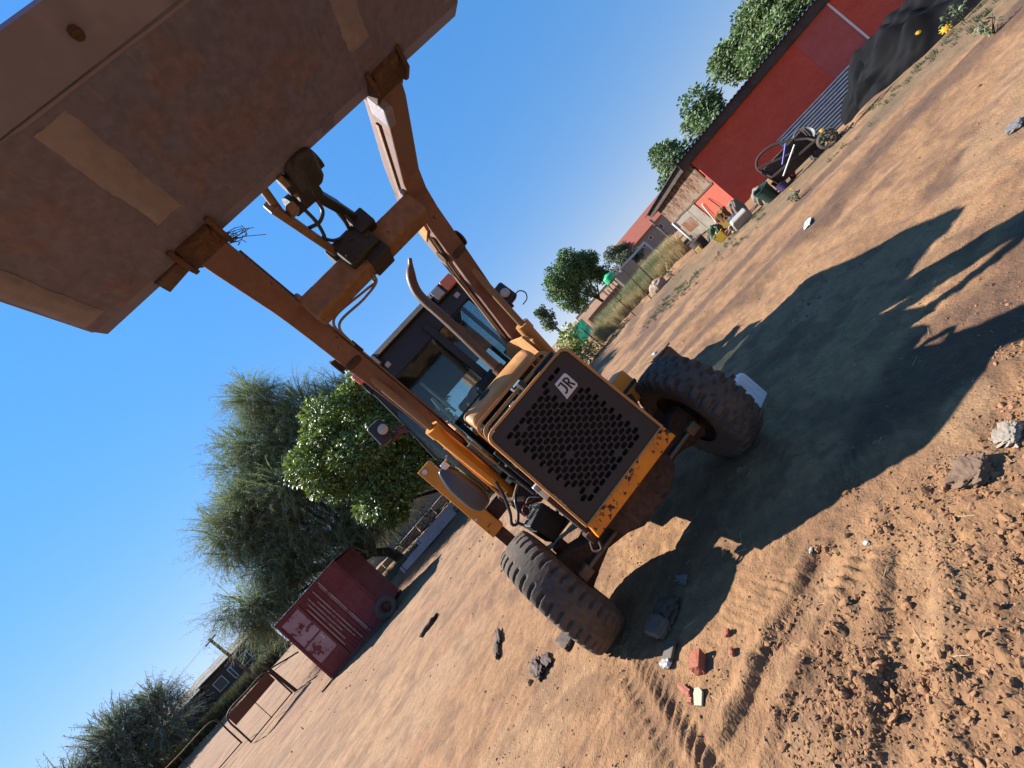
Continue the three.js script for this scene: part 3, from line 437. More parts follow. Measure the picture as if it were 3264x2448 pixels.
    const ram = P('lift_ram', [rod(gl.toArray(), b.toArray(), 0.058, 0.058, 22), rod(gl.clone().addScaledVector(d, -0.015).toArray(), gl.clone().addScaledVector(d, 0.07).toArray(), 0.068, 0.068, 22), rod([sx * 0.54, 1.0, -0.9], [sx * 0.66, 1.0, -0.9], 0.06), tube([gl.clone().addScaledVector(d, 0.05).add(V(-sx * 0.02, 0.05, 0.06)).toArray(), gl.clone().addScaledVector(d, 0.4).add(V(0, 0.03, 0.07)).toArray(), b.clone().addScaledVector(d, -0.05).add(V(0, 0.03, 0.07)).toArray()], 0.012, 20, 8)], sx < 0 ? M.paint : M.paintPale);
    P('ram_rod', [rod(a.toArray(), gl.toArray(), 0.031, 0.031, 20)], M.dustyRod, ram);
    // sun-side guard strip that runs along the arm above the ram
    P('arm_pipe', [tube([[sx * 0.492, 2.90, 0.12], [sx * 0.49, 2.66, -0.2], [sx * 0.49, 2.3, -0.56], [sx * 0.49, 1.95, -0.92]], 0.011, 30, 8), tube([[sx * 0.495, 2.86, 0.15], [sx * 0.492, 2.62, -0.17], [sx * 0.492, 2.26, -0.53], [sx * 0.492, 1.9, -0.88]], 0.011, 30, 8)], M.dustyRod);
  }
  P('cross_tube', [rbox(-0.515, 0.515, 2.885, 3.065, 0.33, 0.51, 0.02)], M.armBrown);
  P('weld_bead', [jitter(rbox(0.47, 0.51, 3.05, 3.10, 0.36, 0.52, 0.015, 3), 0.006, 40), jitter(rbox(-0.51, -0.47, 3.05, 3.10, 0.36, 0.52, 0.015, 3), 0.006, 40)], M.wear);
  // bell-crank, tilt link and hoses between the cross tube and the bucket
  const br = P('tilt_bracket', [rbox(-0.12, 0.13, 2.93, 3.13, 0.40, 0.575, 0.015), rbox(0.075, 0.20, 3.03, 3.16, 0.36, 0.60, 0.012), rbox(-0.16, -0.10, 3.05, 3.17, 0.36, 0.50, 0.012), rbox(-0.02, 0.14, 2.868, 2.95, 0.32, 0.53, 0.01)], M.black);
  for (const [x, y] of [[-0.09, 3.0], [0.09, 3.0], [0.0, 3.06], [-0.05, 2.95]]) P('bracket_bolt', rod([x, y, 0.57], [x, y, 0.592], 0.012, 0.012, 6), M.chassis, br);
  P('tilt_link', [bar([-0.10, 3.12, 0.44], [-0.235, 3.17, 1.12], 0.05, 0.075, 0.012), rod([-0.215, 3.17, 1.02], [-0.20, 3.17, 1.36], 0.022)], M.dustyRod);
  P('tilt_lever', [bar([0.17, 3.13, 0.45], [0.085, 3.19, 0.70], 0.05, 0.09, 0.012), bar([0.09, 3.19, 0.68], [0.0, 3.22, 0.92], 0.06, 0.10, 0.014), bar([0.0, 3.22, 0.90], [-0.05, 3.20, 1.08], 0.05, 0.09, 0.014), rod([-0.15, 3.19, 0.98], [0.03, 3.21, 0.94], 0.055, 0.055, 18)], M.black);
  P('tilt_knuckle', [jitter(rbox(-0.09, 0.075, 3.05, 3.25, 1.12, 1.34, 0.06, 4), 0.018, 14), rod([-0.13, 3.13, 1.2], [0.09, 3.13, 1.2], 0.05, 0.05, 18), rbox(-0.11, -0.03, 3.08, 3.14, 1.06, 1.22, 0.015), rbox(-0.08, -0.05, 3.1, 3.3, 1.05, 1.12, 0.008)], M.black);
  P('tilt_clevis', [bar([-0.105, 3.12, 1.14], [-0.125, 3.13, 1.30], 0.03, 0.07, 0.008), bar([-0.17, 3.15, 1.0], [-0.16, 3.10, 1.10], 0.05, 0.05, 0.01)], M.dustyRod);
  P('hydraulic_hose', [tube([[-0.15, 3.15, 0.81], [-0.085, 3.12, 0.83], [-0.03, 3.13, 0.87], [-0.015, 3.17, 0.92]], 0.011, 30, 8)], M.hose);
  P('hydraulic_hose', [tube([[-0.105, 3.17, 0.95], [-0.1, 3.12, 0.86], [-0.11, 3.1, 0.76], [-0.12, 3.12, 0.66]], 0.011, 30, 8)], M.hose);
  P('hydraulic_hose', [tube([[-0.12, 3.15, 0.655], [-0.08, 3.12, 0.60], [-0.01, 3.11, 0.56], [0.04, 3.12, 0.52], [0.08, 3.13, 0.48]], 0.011, 30, 8)], M.hose);
  P('hydraulic_hose', [tube([[0.06, 3.19, 0.72], [0.055, 3.13, 0.62], [0.03, 3.1, 0.52], [0.0, 3.08, 0.45]], 0.014, 30, 8), tube([[0.07, 3.17, 0.7], [0.085, 3.1, 0.6], [0.06, 3.07, 0.52]], 0.011, 30, 8)], M.hose);
  P('steel_pipe', [tube([[-0.07, 2.90, 0.42], [-0.075, 2.87, 0.32], [-0.16, 2.88, 0.31], [-0.43, 2.90, 0.31], [-0.475, 2.88, 0.28], [-0.49, 2.80, 0.14]], 0.009, 60, 8)], M.dustyRod);
  P('steel_pipe', [tube([[-0.05, 2.89, 0.42], [-0.06, 2.86, 0.33], [-0.2, 2.85, 0.30], [-0.43, 2.86, 0.29], [-0.47, 2.84, 0.26], [-0.49, 2.75, 0.1]], 0.009, 60, 8)], M.dustyRod);

  // --- bucket
  {
    const outer = [[1.36, 3.10], [2.0, 3.176], [2.15, 3.193], [2.15, 3.205], [1.40, 3.135], [1.31, 3.17], [1.25, 3.30], [1.23, 3.58], [1.31, 3.88], [1.48, 4.02], [1.46, 4.04], [1.28, 3.90], [1.195, 3.59], [1.21, 3.29], [1.28, 3.12]];
    const W = 1.125;
    const bk = P('bucket', [prof(outer, -W, W, 0.004), ...[-1, 1].map((s) => prof([[1.34, 3.118], [2.05, 3.19], [1.48, 4.0], [1.29, 3.86], [1.21, 3.56], [1.24, 3.26]], s * W - 0.0125, s * W + 0.0125, 0.004))], M.bucket);
    const on = (t, off) => [1.36 + 0.79 * t, 3.10 + 0.093 * t - off]; // along the floor, off below it
    const strip = (x0, x1, t0, t1, h = 0.010) => { const [za, ya] = on(t0, 0), [zb, yb] = on(t1, 0), [zc, yc] = on(t1, h), [zd, yd] = on(t0, h); return prof([[za, ya], [zd, yd], [zc, yc], [zb, yb]], x0, x1, 0.002); };
    // dented floor plate, grey steel under rust and dried soil, with flat wear strips welded below it
    { const nu = 240, nv = 90, pos = [], uv = [], idx = [];
      for (let j = 0; j <= nv; j++) for (let i = 0; i <= nu; i++) { const x = lerp(-1.118, 1.118, i / nu), t = lerp(0.005, 0.83, j / nv), [z, y] = on(t, 0.004), e = Math.min(1, 8 * Math.min(i / nu, 1 - i / nu), 8 * Math.min(j / nv, 1 - j / nv)); pos.push(x, y - e * (0.010 * fbm(x * 3 + 5, z * 3, 3) + 0.003 * fbm(x * 14, z * 14 + 3, 3)), z); uv.push(x, z); }
      for (let j = 0; j < nv; j++) for (let i = 0; i < nu; i++) { const a = j * (nu + 1) + i, b = a + 1, c = a + nu + 1, d = c + 1; idx.push(a, b, c, b, d, c); }
      const g = new THREE.BufferGeometry(); g.setAttribute('position', new THREE.Float32BufferAttribute(pos, 3)); g.setAttribute('uv', new THREE.Float32BufferAttribute(uv, 2)); g.setIndex(idx); g.computeVertexNormals();
      const fm = M.bucket.clone(); fm.color.setScalar(0.50);
      fm.map = dtex(1024, (u, v) => { const sc = sm(0.68, 0.76, vnp(u * 260, v * 5, 260) * 0.55 + fbp(u * 24, v * 24, 24, 3) * 0.45), cr = sm(0.55, 0.68, fbp(u * 8 + 3, v * 8, 8, 5)), f = fbp(u * 60, v * 60, 60, 3), bg = fbp(u * 4, v * 4 + 2, 4, 4); let c = mix3([0.46, 0.48, 0.60], [0.53, 0.47, 0.55], bg); c = mix3(c, [0.60, 0.58, 0.64], 0.35 * sc); c = mix3(c, [0.57, 0.44, 0.42], 0.4 * cr); return c.map((q) => q * (0.88 + 0.24 * f)); }, true, 0.7);
      fm.bumpMap = dtex(512, (u, v) => { const cr = sm(0.55, 0.68, fbp(u * 8 + 3, v * 8, 8, 5)), f = fbp(u * 60, v * 60, 60, 3), b = 0.3 + 0.4 * cr + 0.3 * f; return [b, b, b]; }, false, 0.7); fm.bumpScale = 0.004;
      P('floor_plate', g, fm, bk); }
    for (const [x0, x1, t0, t1] of [[-1.12, -1.025, 0.06, 0.80], [-0.625, -0.505, 0.21, 0.76], [0.44, 0.565, 0.21, 0.5], [1.025, 1.12, 0.06, 0.80]]) { const n = 26, m = 8, pos = [], idx = [], uv = []; for (let j = 0; j <= n; j++) for (let i = 0; i <= m; i++) { const t = lerp(t0, t1, j / n) + 0.012 * (fbm(i * 0.9, x0 * 7 + (j > n / 2 ? 3 : 0), 2) - 0.5), ed = Math.min(1, 4 * Math.min(i / m, 1 - i / m), 8 * Math.min(j / n, 1 - j / n)), wv = 0.016 * (fbm(j * 0.35, (i < m / 2 ? 1 : 9) + x0 * 5, 3) - 0.5), x = lerp(x0, x1, i / m) + wv, [z, y] = on(t, 0.006 + 0.012 * ed + 0.004 * fbm(x * 30, t * 20, 2)); pos.push(x, y, z); uv.push(x, z); } for (let j = 0; j < n; j++) for (let i = 0; i < m; i++) { const a = j * (m + 1) + i, b = a + 1, c = a + m + 1, d = c + 1; idx.push(a, b, c, b, d, c); } const g = new THREE.BufferGeometry(); g.setAttribute('position', new THREE.Float32BufferAttribute(pos, 3)); g.setAttribute('uv', new THREE.Float32BufferAttribute(uv, 2)); g.setIndex(idx); g.computeVertexNormals(); P('wear_strip', g, M.wear, bk); }
    P('cutting_edge', strip(-1.145, 1.145, 0.815, 1.01, 0.014), M.bucket, bk);
    P('weld_bead', [tube([[-1.10, 3.172, 1.985], [-0.6, 3.170, 1.988], [0, 3.172, 1.984], [0.6, 3.170, 1.988], [1.1, 3.172, 1.985]], 0.008, 60, 6)], M.bucket, bk);
    for (const x of [-0.98, -0.33, 0.33, 0.98]) P('edge_bolt', rod([x, 3.172, 2.08], [x, 3.155, 2.08], 0.018, 0.016, 8), M.chassis, bk);
    for (const s of [-1, 1]) {
      const e = P('hinge_ear', [prof([[1.22, 3.36], [1.40, 3.16], [1.42, 3.09], [1.34, 3.04], [1.26, 3.06], [1.18, 3.3]], s * 0.485 - 0.012, s * 0.485 + 0.012, 0.004), prof([[1.22, 3.36], [1.40, 3.16], [1.42, 3.09], [1.34, 3.04], [1.26, 3.06], [1.18, 3.3]], s * 0.69 - 0.012, s * 0.69 + 0.012, 0.004), jitter(rbox(s * 0.59 - 0.09, s * 0.59 + 0.09, 3.07, 3.2, 1.22, 1.40, 0.03, 3), 0.012, 20)], M.chassis, bk);
      if (s < 0) P('hinge_pin', [rod([-0.69, 3.115, 1.30], [-0.83, 3.10, 1.30], 0.037, 0.037, 22)], M.pipe, bk); else P('hinge_lug', [jitter(rbox(0.47, 0.52, 3.0, 3.14, 1.16, 1.28, 0.02, 3), 0.01, 25)], M.wear, bk);
      void e;
    }
    const R = rng(5), st = []; for (let k = 0; k < 16; k++) { const y = 3.08 + R() * 0.06, x = -0.53 + (R() - 0.5) * 0.08; st.push(tube([[x, y, 1.26], [x + 0.04 + R() * 0.06, y + (R() - 0.5) * 0.06, 1.22], [x + 0.06 + R() * 0.09, y + (R() - 0.6) * 0.12, 1.2 + (R() - 0.5) * 0.08]], 0.0022, 6, 4)); }
    P('caught_straw', st, std(0.16, 0.12, 0.07, 0.9), bk);
  }

  // --- cab
  {
    const zf = -1.36, zb = -2.75;
    const post = (x, y0, y1, z, w = 0.06, d = 0.07) => rbox(x - w / 2, x + w / 2, y0, y1, z - d / 2, z + d / 2, 0.012);
    const cab = P('cab_frame', [post(-0.735, 1.15, 2.98, zf), post(0.735, 1.15, 2.98, zf), post(-0.74, 1.0, 2.98, zb), post(0.74, 1.0, 2.98, zb), post(-0.75, 1.2, 2.98, -2.1, 0.05, 0.06), post(0.75, 1.2, 2.98, -2.1, 0.05, 0.06),
      rbox(-0.74, 0.74, 2.70, 2.99, zf - 0.05, zf + 0.03, 0.02), rbox(-0.74, -0.70, 2.86, 2.99, zb, zf, 0.01), rbox(0.70, 0.74, 2.86, 2.99, zb, zf, 0.01), rbox(-0.74, 0.74, 2.86, 2.99, zb - 0.03, zb + 0.03, 0.01),
      rbox(-0.74, -0.42, 1.12, 1.20, zf - 0.04, zf + 0.03, 0.01), rbox(0.42, 0.74, 1.12, 1.20, zf - 0.04, zf + 0.03, 0.01), rbox(-0.44, -0.38, 1.15, 1.92, zf - 0.04, zf + 0.03, 0.01), rbox(0.38, 0.44, 1.15, 1.92, zf - 0.04, zf + 0.03, 0.01), rbox(-0.44, 0.44, 1.84, 1.92, zf - 0.05, zf + 0.03, 0.01), rbox(-0.74, 0.74, 1.0, 1.65, zb - 0.03, zb + 0.03, 0.01), rbox(0.5, 0.74, 1.84, 2.02, zf - 0.03, zf + 0.02, 0.01)], M.cab);
    P('roof', [prof([[zf + 0.10, 2.985], [zf + 0.02, 3.06], [-2.0, 3.10], [zb - 0.1, 3.06], [zb - 0.1, 2.985]], -0.78, 0.78, 0.015)], M.pipe, cab);
    P('floor', [rbox(-0.74, 0.74, 0.98, 1.05, zb, zf, 0.01)], M.black, cab);
    P('windscreen', [rbox(-0.705, 0.705, 1.92, 2.70, zf - 0.003, zf + 0.003, 0.001)], M.glass, cab);
    for (const s of [-1, 1]) { P('lower_pane', [rbox(Math.min(s * 0.44, s * 0.705), Math.max(s * 0.44, s * 0.705), 1.20, 1.918, zf - 0.003, zf + 0.003, 0.001)], M.glass, cab); P('side_window', [rbox(s * 0.74 - 0.003, s * 0.74 + 0.003, 1.22, 2.86, -2.06, zf - 0.04, 0.001)], M.glass, cab); P('side_window', [rbox(s * 0.742 - 0.003, s * 0.742 + 0.003, 1.5, 2.86, zb + 0.04, -2.14, 0.001)], M.glass, cab); }
    P('rear_window', [rbox(-0.70, 0.70, 1.66, 2.34, zb - 0.003, zb + 0.003, 0.001)], M.glass, cab); P('rear_panel', [rbox(-0.72, 0.72, 2.34, 2.9, zb - 0.02, zb + 0.02, 0.006)], M.cab, cab); P('roof_lining', [rbox(-0.72, 0.72, 2.93, 2.98, zb, zf - 0.05, 0.006)], M.cab, cab);
    P('wiper', [bar([0.155, 2.86, zf + 0.05], [0.165, 1.98, zf + 0.05], 0.085, 0.03, 0.008, V(0, 0, 1)), rod([0.16, 2.86, zf], [0.16, 2.86, zf + 0.06], 0.03)], M.black, cab);
    // inside: seat, wheel, levers, dash
    P('seat', [rbox(-0.26, 0.24, 1.38, 1.52, -2.35, -1.9, 0.05), place(rbox(-0.25, 0.23, 0, 0.62, -0.06, 0.06, 0.05), 0, 1.48, -2.34, -0.12), rbox(-0.16, 0.14, 1.05, 1.38, -2.3, -1.95, 0.03)], std(0.05, 0.052, 0.05, 0.8), cab);
    const sw = new THREE.TorusGeometry(0.19, 0.016, 10, 40); sw.rotateX(-0.9); sw.translate(0.02, 1.93, -1.62);
    P('steering_wheel', [sw, rod([0.02, 1.45, -1.46], [0.02, 1.92, -1.62], 0.03), rod([-0.17, 1.93, -1.62], [0.21, 1.93, -1.62], 0.012)], M.black, cab);
    P('dashboard', [rbox(-0.26, 0.24, 1.4, 1.86, -1.56, -1.40, 0.04), jitter(rbox(-0.02, 0.26, 1.84, 2.0, -1.35, -1.2, 0.05, 4), 0.02, 8)], M.black, cab);
    P('control_lever', [rod([-0.45, 1.5, -2.0], [-0.40, 2.2, -1.85], 0.015), rod([-0.41, 2.18, -1.855], [-0.38, 2.34, -1.82], 0.03, 0.022)], M.silver, cab); P('control_lever', rod([0.45, 1.5, -2.5], [0.42, 2.1, -2.4], 0.015), M.silver, cab);
    P('door_handle', [rod([-0.33, 2.0, -1.5], [-0.34, 2.5, -1.52], 0.016)], M.lens, cab);
    // lamps at the roof corners
    for (const s of [-1, 1]) {
      const lp = P('lamp_cluster', [rbox(Math.min(s * 0.43, s * 0.76), Math.max(s * 0.43, s * 0.76), 2.89, 3.045, zf + 0.02, zf + 0.09, 0.02)], M.cab, cab);
      P('indicator', [rbox(Math.min(s * 0.60, s * 0.765), Math.max(s * 0.60, s * 0.765), 2.90, 3.04, zf + 0.07, zf + 0.115, 0.02)], M.amber, lp); P('side_lamp', [rbox(Math.min(s * 0.45, s * 0.57), Math.max(s * 0.45, s * 0.57), 2.91, 3.03, zf + 0.07, zf + 0.11, 0.015)], M.lens, lp);
    }
    P('marker_lamp', [rbox(0.615, 0.68, 2.79, 2.85, zf + 0.02, zf + 0.05, 0.012)], M.lens, cab); P('marker_lamp', [rbox(-0.45, -0.39, 2.83, 2.89, zf + 0.02, zf + 0.05, 0.012)], M.lens, cab);
    // headlamps carried out on brackets
    const hl = (s) => {
      const x = s * 1.0, y = 2.43, h = P('headlamp', [place(rbox(-0.085, 0.085, -0.125, 0.125, -0.09, 0.05, 0.03, 3), x, y, -1.32, 0, 0, s > 0 ? 0.06 : -0.1)], M.black);
      const disc = (r, d, z) => { const g = new THREE.CylinderGeometry(r, r, d, 32); g.rotateX(Math.PI / 2); g.translate(x + (s < 0 ? 0.045 : 0), y - 0.005, -1.32 + z); return g; };
      P('lens', [disc(0.055, 0.03, 0.055), (() => { const g = new THREE.SphereGeometry(0.055, 24, 8, 0, Math.PI * 2, 0, Math.PI / 2); g.scale(1, 0.3, 1); g.rotateX(Math.PI / 2); g.translate(x + (s < 0 ? 0.045 : 0), y - 0.005, -1.25); return g; })()], M.lens, h);
      P('lamp_ring', [(() => { const g = new THREE.TorusGeometry(0.058, 0.008, 8, 32); g.translate(x + (s < 0 ? 0.045 : 0), y - 0.005, -1.258); return g; })()], M.black, h);
      P('lamp_bracket', [bar([x - s * 0.02, y - 0.15, -1.33], [s * 0.75, y - 0.12, -1.36], 0.03, 0.035), bar([x - s * 0.06, y - 0.12, -1.30], [x - s * 0.06, y - 0.24, -1.30], 0.09, 0.025), bar([x - s * 0.13, y - 0.16, -1.30], [x - s * 0.13, y - 0.05, -1.34], 0.04, 0.03), rod([x - s * 0.2, y - 0.2, -1.3], [x - s * 0.12, y - 0.14, -1.3], 0.02)], s < 0 ? M.red : M.chassis, h);
      if (s > 0) P('lamp_cable', [tube([[1.07, 2.34, -1.3], [1.14, 2.33, -1.3], [1.17, 2.27, -1.3], [1.13, 2.21, -1.3], [1.05, 2.20, -1.32]], 0.007, 40, 6)], M.hose, h);
    };
    hl(-1); hl(1);
    // door edge standing ajar and its mirror
    P('door_frame', [bar([-0.735, 2.86, -1.34], [-0.77, 2.4, -1.33], 0.03, 0.03), bar([-0.77, 2.4, -1.33], [-0.835, 1.82, -1.32], 0.035, 0.03), bar([-0.835, 1.82, -1.32], [-0.80, 1.72, -1.3], 0.03, 0.03), bar([-0.745, 2.86, -1.34], [-0.74, 2.78, -1.32], 0.06, 0.05)], M.black, cab);
    P('door_pane', [face([[-0.77, 2.40], [-0.72, 2.45], [-0.62, 1.75], [-0.73, 1.19], [-0.79, 1.24], [-0.825, 1.72]], -1.315, -1.309, 0)], M.glass, cab);
    const mg = new THREE.SphereGeometry(1, 40, 28); { const p = mg.attributes.position; for (let i = 0; i < p.count; i++) { let x = p.getX(i), y = p.getY(i), z = p.getZ(i); const k = 0.62 + 0.38 * sm(0.95, -0.3, y), sq = (v) => Math.sign(v) * Math.pow(Math.abs(v), 0.62); p.setXYZ(i, sq(x) * 0.125 * k, sq(y) * 0.30, sq(z) * 0.085 * k); } mg.computeVertexNormals(); mg.rotateZ(0.03); mg.translate(-0.872, 1.41, -1.2); }
    P('mudguard', [mg], std(0.06, 0.07, 0.09, 0.38), cab);
    P('mirror_clamp', [rbox(-0.86, -0.79, 1.655, 1.735, -1.24, -1.16, 0.01), rod([-0.82, 1.7, -1.2], [-0.74, 1.75, -1.33], 0.014)], M.silver, cab);
  }
  // --- rear stabiliser legs that carry the machine
  for (const s of [-1, 1]) {
    const x = (a, b) => s > 0 ? [a, b] : [-b, -a], st = P('stabiliser_leg', [rbox(...x(1.025, 1.235), 0.62, 1.93, -2.75, -2.55, 0.012)], M.paint);
    P('inner_leg', [rbox(...x(1.055, 1.205), 0.06, 0.66, -2.73, -2.57, 0.008)], M.chassis, st);
    P('foot_pad', [rbox(...x(0.95, 1.31), 0.0, 0.06, -2.85, -2.45, 0.015)], M.chassis, st);
    P('leg_bolt', rod([s * 1.16, 1.865, -2.55], [s * 1.16, 1.865, -2.53], 0.035, 0.035, 20), M.silver, st); P('leg_bolt', rod([s * 1.2, 0.95, -2.55], [s * 1.2, 0.95, -2.535], 0.02, 0.02, 12), M.silver, st);
  }
  const boom = P('digger_boom', [prof([[-2.75, 0.85], [-2.7, 1.15], [-3.15, 2.2], [-3.55, 2.95], [-3.7, 2.98], [-3.72, 2.85], [-3.35, 2.1], [-2.95, 1.0], [-2.9, 0.85]], 0.18, 0.40, 0.012)], M.paint);
  P('dipper_arm', [prof([[-3.48, 3.0], [-3.62, 3.06], [-3.74, 2.95], [-3.82, 1.3], [-3.74, 1.22], [-3.6, 1.3]], 0.20, 0.38, 0.012)], M.paint, boom);
  P('digger_bucket', [prof([[-3.7, 1.3], [-3.95, 1.2], [-4.0, 0.85], [-3.75, 0.62], [-3.45, 0.66], [-3.48, 0.70], [-3.73, 0.68], [-3.94, 0.87], [-3.9, 1.14], [-3.66, 1.24]], 0.05, 0.53, 0.006), prof([[-3.7, 1.28], [-3.95, 1.18], [-3.98, 0.86], [-3.74, 0.64], [-3.5, 0.68]], 0.05, 0.07, 0.004), prof([[-3.7, 1.28], [-3.95, 1.18], [-3.98, 0.86], [-3.74, 0.64], [-3.5, 0.68]], 0.51, 0.53, 0.004)], M.chassis, boom);
  P('boom_ram', [rod([0.29, 1.3, -2.95], [0.29, 2.5, -3.15], 0.06), rod([0.29, 2.4, -3.14], [0.29, 2.95, -3.5], 0.035)], M.paint, boom);
  P('rear_frame', [rbox(-0.2, 0.55, 0.7, 1.2, -2.9, -2.78, 0.02), rbox(-1.03, 1.03, 0.70, 0.92, -2.78, -2.62, 0.02), rbox(-1.03, 1.03, 1.02, 1.12, -2.78, -2.62, 0.02), rbox(-0.5, 0.5, 0.6, 1.2, -2.62, -2.3, 0.04)], M.chassis);
}

// ---------------------------------------------------------------- buildings
const gy = (x, z) => groundY(x, z, false);
// corrugated sheet: w along x (waves across x), h along y, facing +z
function corrugated(w, h, pitch = 0.076, amp = 0.012, nh = 6, bend = 0, seed = 1) {
  const nx = Math.max(8, Math.round(w / pitch * 8)), pos = [], idx = [], uv = [];
  for (const back of [0, 1]) for (let j = 0; j <= nh; j++) for (let i = 0; i <= nx; i++) { const x = (i / nx) * w, y = (j / nh) * h; pos.push(x, y, amp * Math.sin(x / pitch * Math.PI * 2) + bend * (fbm(x * 0.9 + seed, y * 0.9, 2) - 0.5) - back * 0.002); uv.push(x, y); }
  const n = (nx + 1) * (nh + 1);
  for (let j = 0; j < nh; j++) for (let i = 0; i < nx; i++) { const a = j * (nx + 1) + i, b = a + 1, c = a + nx + 1, d = c + 1; idx.push(a, b, c, b, d, c, n + a, n + c, n + b, n + b, n + c, n + d); }
  const g = new THREE.BufferGeometry(); g.setAttribute('position', new THREE.Float32BufferAttribute(pos, 3)); g.setAttribute('uv', new THREE.Float32BufferAttribute(uv, 2)); g.setIndex(idx); g.computeVertexNormals(); return g;
}
M.redWall = wornPaint({ k: 0.66, base: [0.86, 0.355, 0.25], tone: [0.82, 0.32, 0.23], dust: [0.72, 0.36, 0.31], chip: [0.66, 0.33, 0.29], dustAmt: 0.22, chipAmt: 0.22, rough: 0.8, rep: 0.35, seed: 81 });
M.redWallPale = wornPaint({ k: 0.66, base: [0.80, 0.40, 0.37], tone: [0.77, 0.36, 0.33], dust: [0.66, 0.36, 0.33], chip: [0.58, 0.32, 0.3], dustAmt: 0.35, chipAmt: 0.3, rough: 0.85, rep: 0.35, seed: 83 });
M.rustSheet = wornPaint({ base: [0.72, 0.64, 0.55], tone: [0.60, 0.44, 0.33], dust: [0.62, 0.48, 0.36], chip: [0.43, 0.26, 0.17], dustAmt: 0.4, chipAmt: 0.74, rough: 0.7, metal: 0.2, rep: 0.4, seed: 87, streak: 0.4 });
M.paleSheet = wornPaint({ base: [0.76, 0.72, 0.66], tone: [0.70, 0.66, 0.60], dust: [0.66, 0.56, 0.45], chip: [0.52, 0.33, 0.2], dustAmt: 0.4, chipAmt: 0.4, rough: 0.6, metal: 0.2, rep: 0.4, seed: 89, streak: 0.3 });
M.rustAndShade = wornPaint({ base: [0.55, 0.34, 0.2], tone: [0.48, 0.27, 0.16], dust: [0.6, 0.44, 0.3], chip: [0.36, 0.21, 0.14], dustAmt: 0.3, chipAmt: 0.4, rough: 0.85, rep: 0.8, seed: 91 });  // rust on the shed, also the gate panel that stands for a shadow
M.zinc = wornPaint({ base: [0.27, 0.31, 0.42], tone: [0.24, 0.28, 0.37], dust: [0.45, 0.43, 0.42], chip: [0.32, 0.26, 0.24], dustAmt: 0.35, chipAmt: 0.3, rough: 0.5, metal: 0.3, rep: 0.6, seed: 93, streak: 0.3 });
M.fascia = wornPaint({ base: [0.26, 0.22, 0.20], tone: [0.31, 0.26, 0.23], dust: [0.42, 0.35, 0.29], chip: [0.2, 0.16, 0.14], dustAmt: 0.4, chipAmt: 0.4, rough: 0.9, rep: 0.5, seed: 95 });
M.timber = wornPaint({ base: [0.42, 0.33, 0.25], tone: [0.34, 0.26, 0.2], dust: [0.55, 0.45, 0.35], chip: [0.25, 0.19, 0.15], dustAmt: 0.4, chipAmt: 0.45, rough: 0.9, rep: 1, seed: 97, streak: 0.5 });
M.plaster = wornPaint({ base: [0.76, 0.71, 0.66], tone: [0.7, 0.64, 0.58], dust: [0.6, 0.5, 0.4], chip: [0.55, 0.46, 0.38], dustAmt: 0.3, chipAmt: 0.3, rough: 0.9, rep: 0.3, seed: 99 });
M.greyHouse = wornPaint({ base: [0.40, 0.37, 0.35], tone: [0.36, 0.33, 0.31], dust: [0.45, 0.4, 0.35], chip: [0.3, 0.28, 0.26], dustAmt: 0.3, chipAmt: 0.3, rough: 0.9, rep: 0.25, seed: 101 });
M.darkGlass = std(0.03, 0.035, 0.04, 0.2);
M.roofRed = wornPaint({ base: [0.66, 0.33, 0.24], tone: [0.6, 0.29, 0.21], dust: [0.62, 0.45, 0.36], chip: [0.45, 0.28, 0.22], dustAmt: 0.3, chipAmt: 0.3, rough: 0.85, rep: 0.4, seed: 103, streak: 0.4 });
M.white = std(1.0, 0.98, 0.94, 0.7);
M.steelTube = wornPaint({ base: [0.42, 0.31, 0.22], tone: [0.36, 0.25, 0.18], dust: [0.55, 0.44, 0.34], chip: [0.24, 0.16, 0.12], dustAmt: 0.4, chipAmt: 0.5, rough: 0.55, metal: 0.4, rep: 2, seed: 105 });

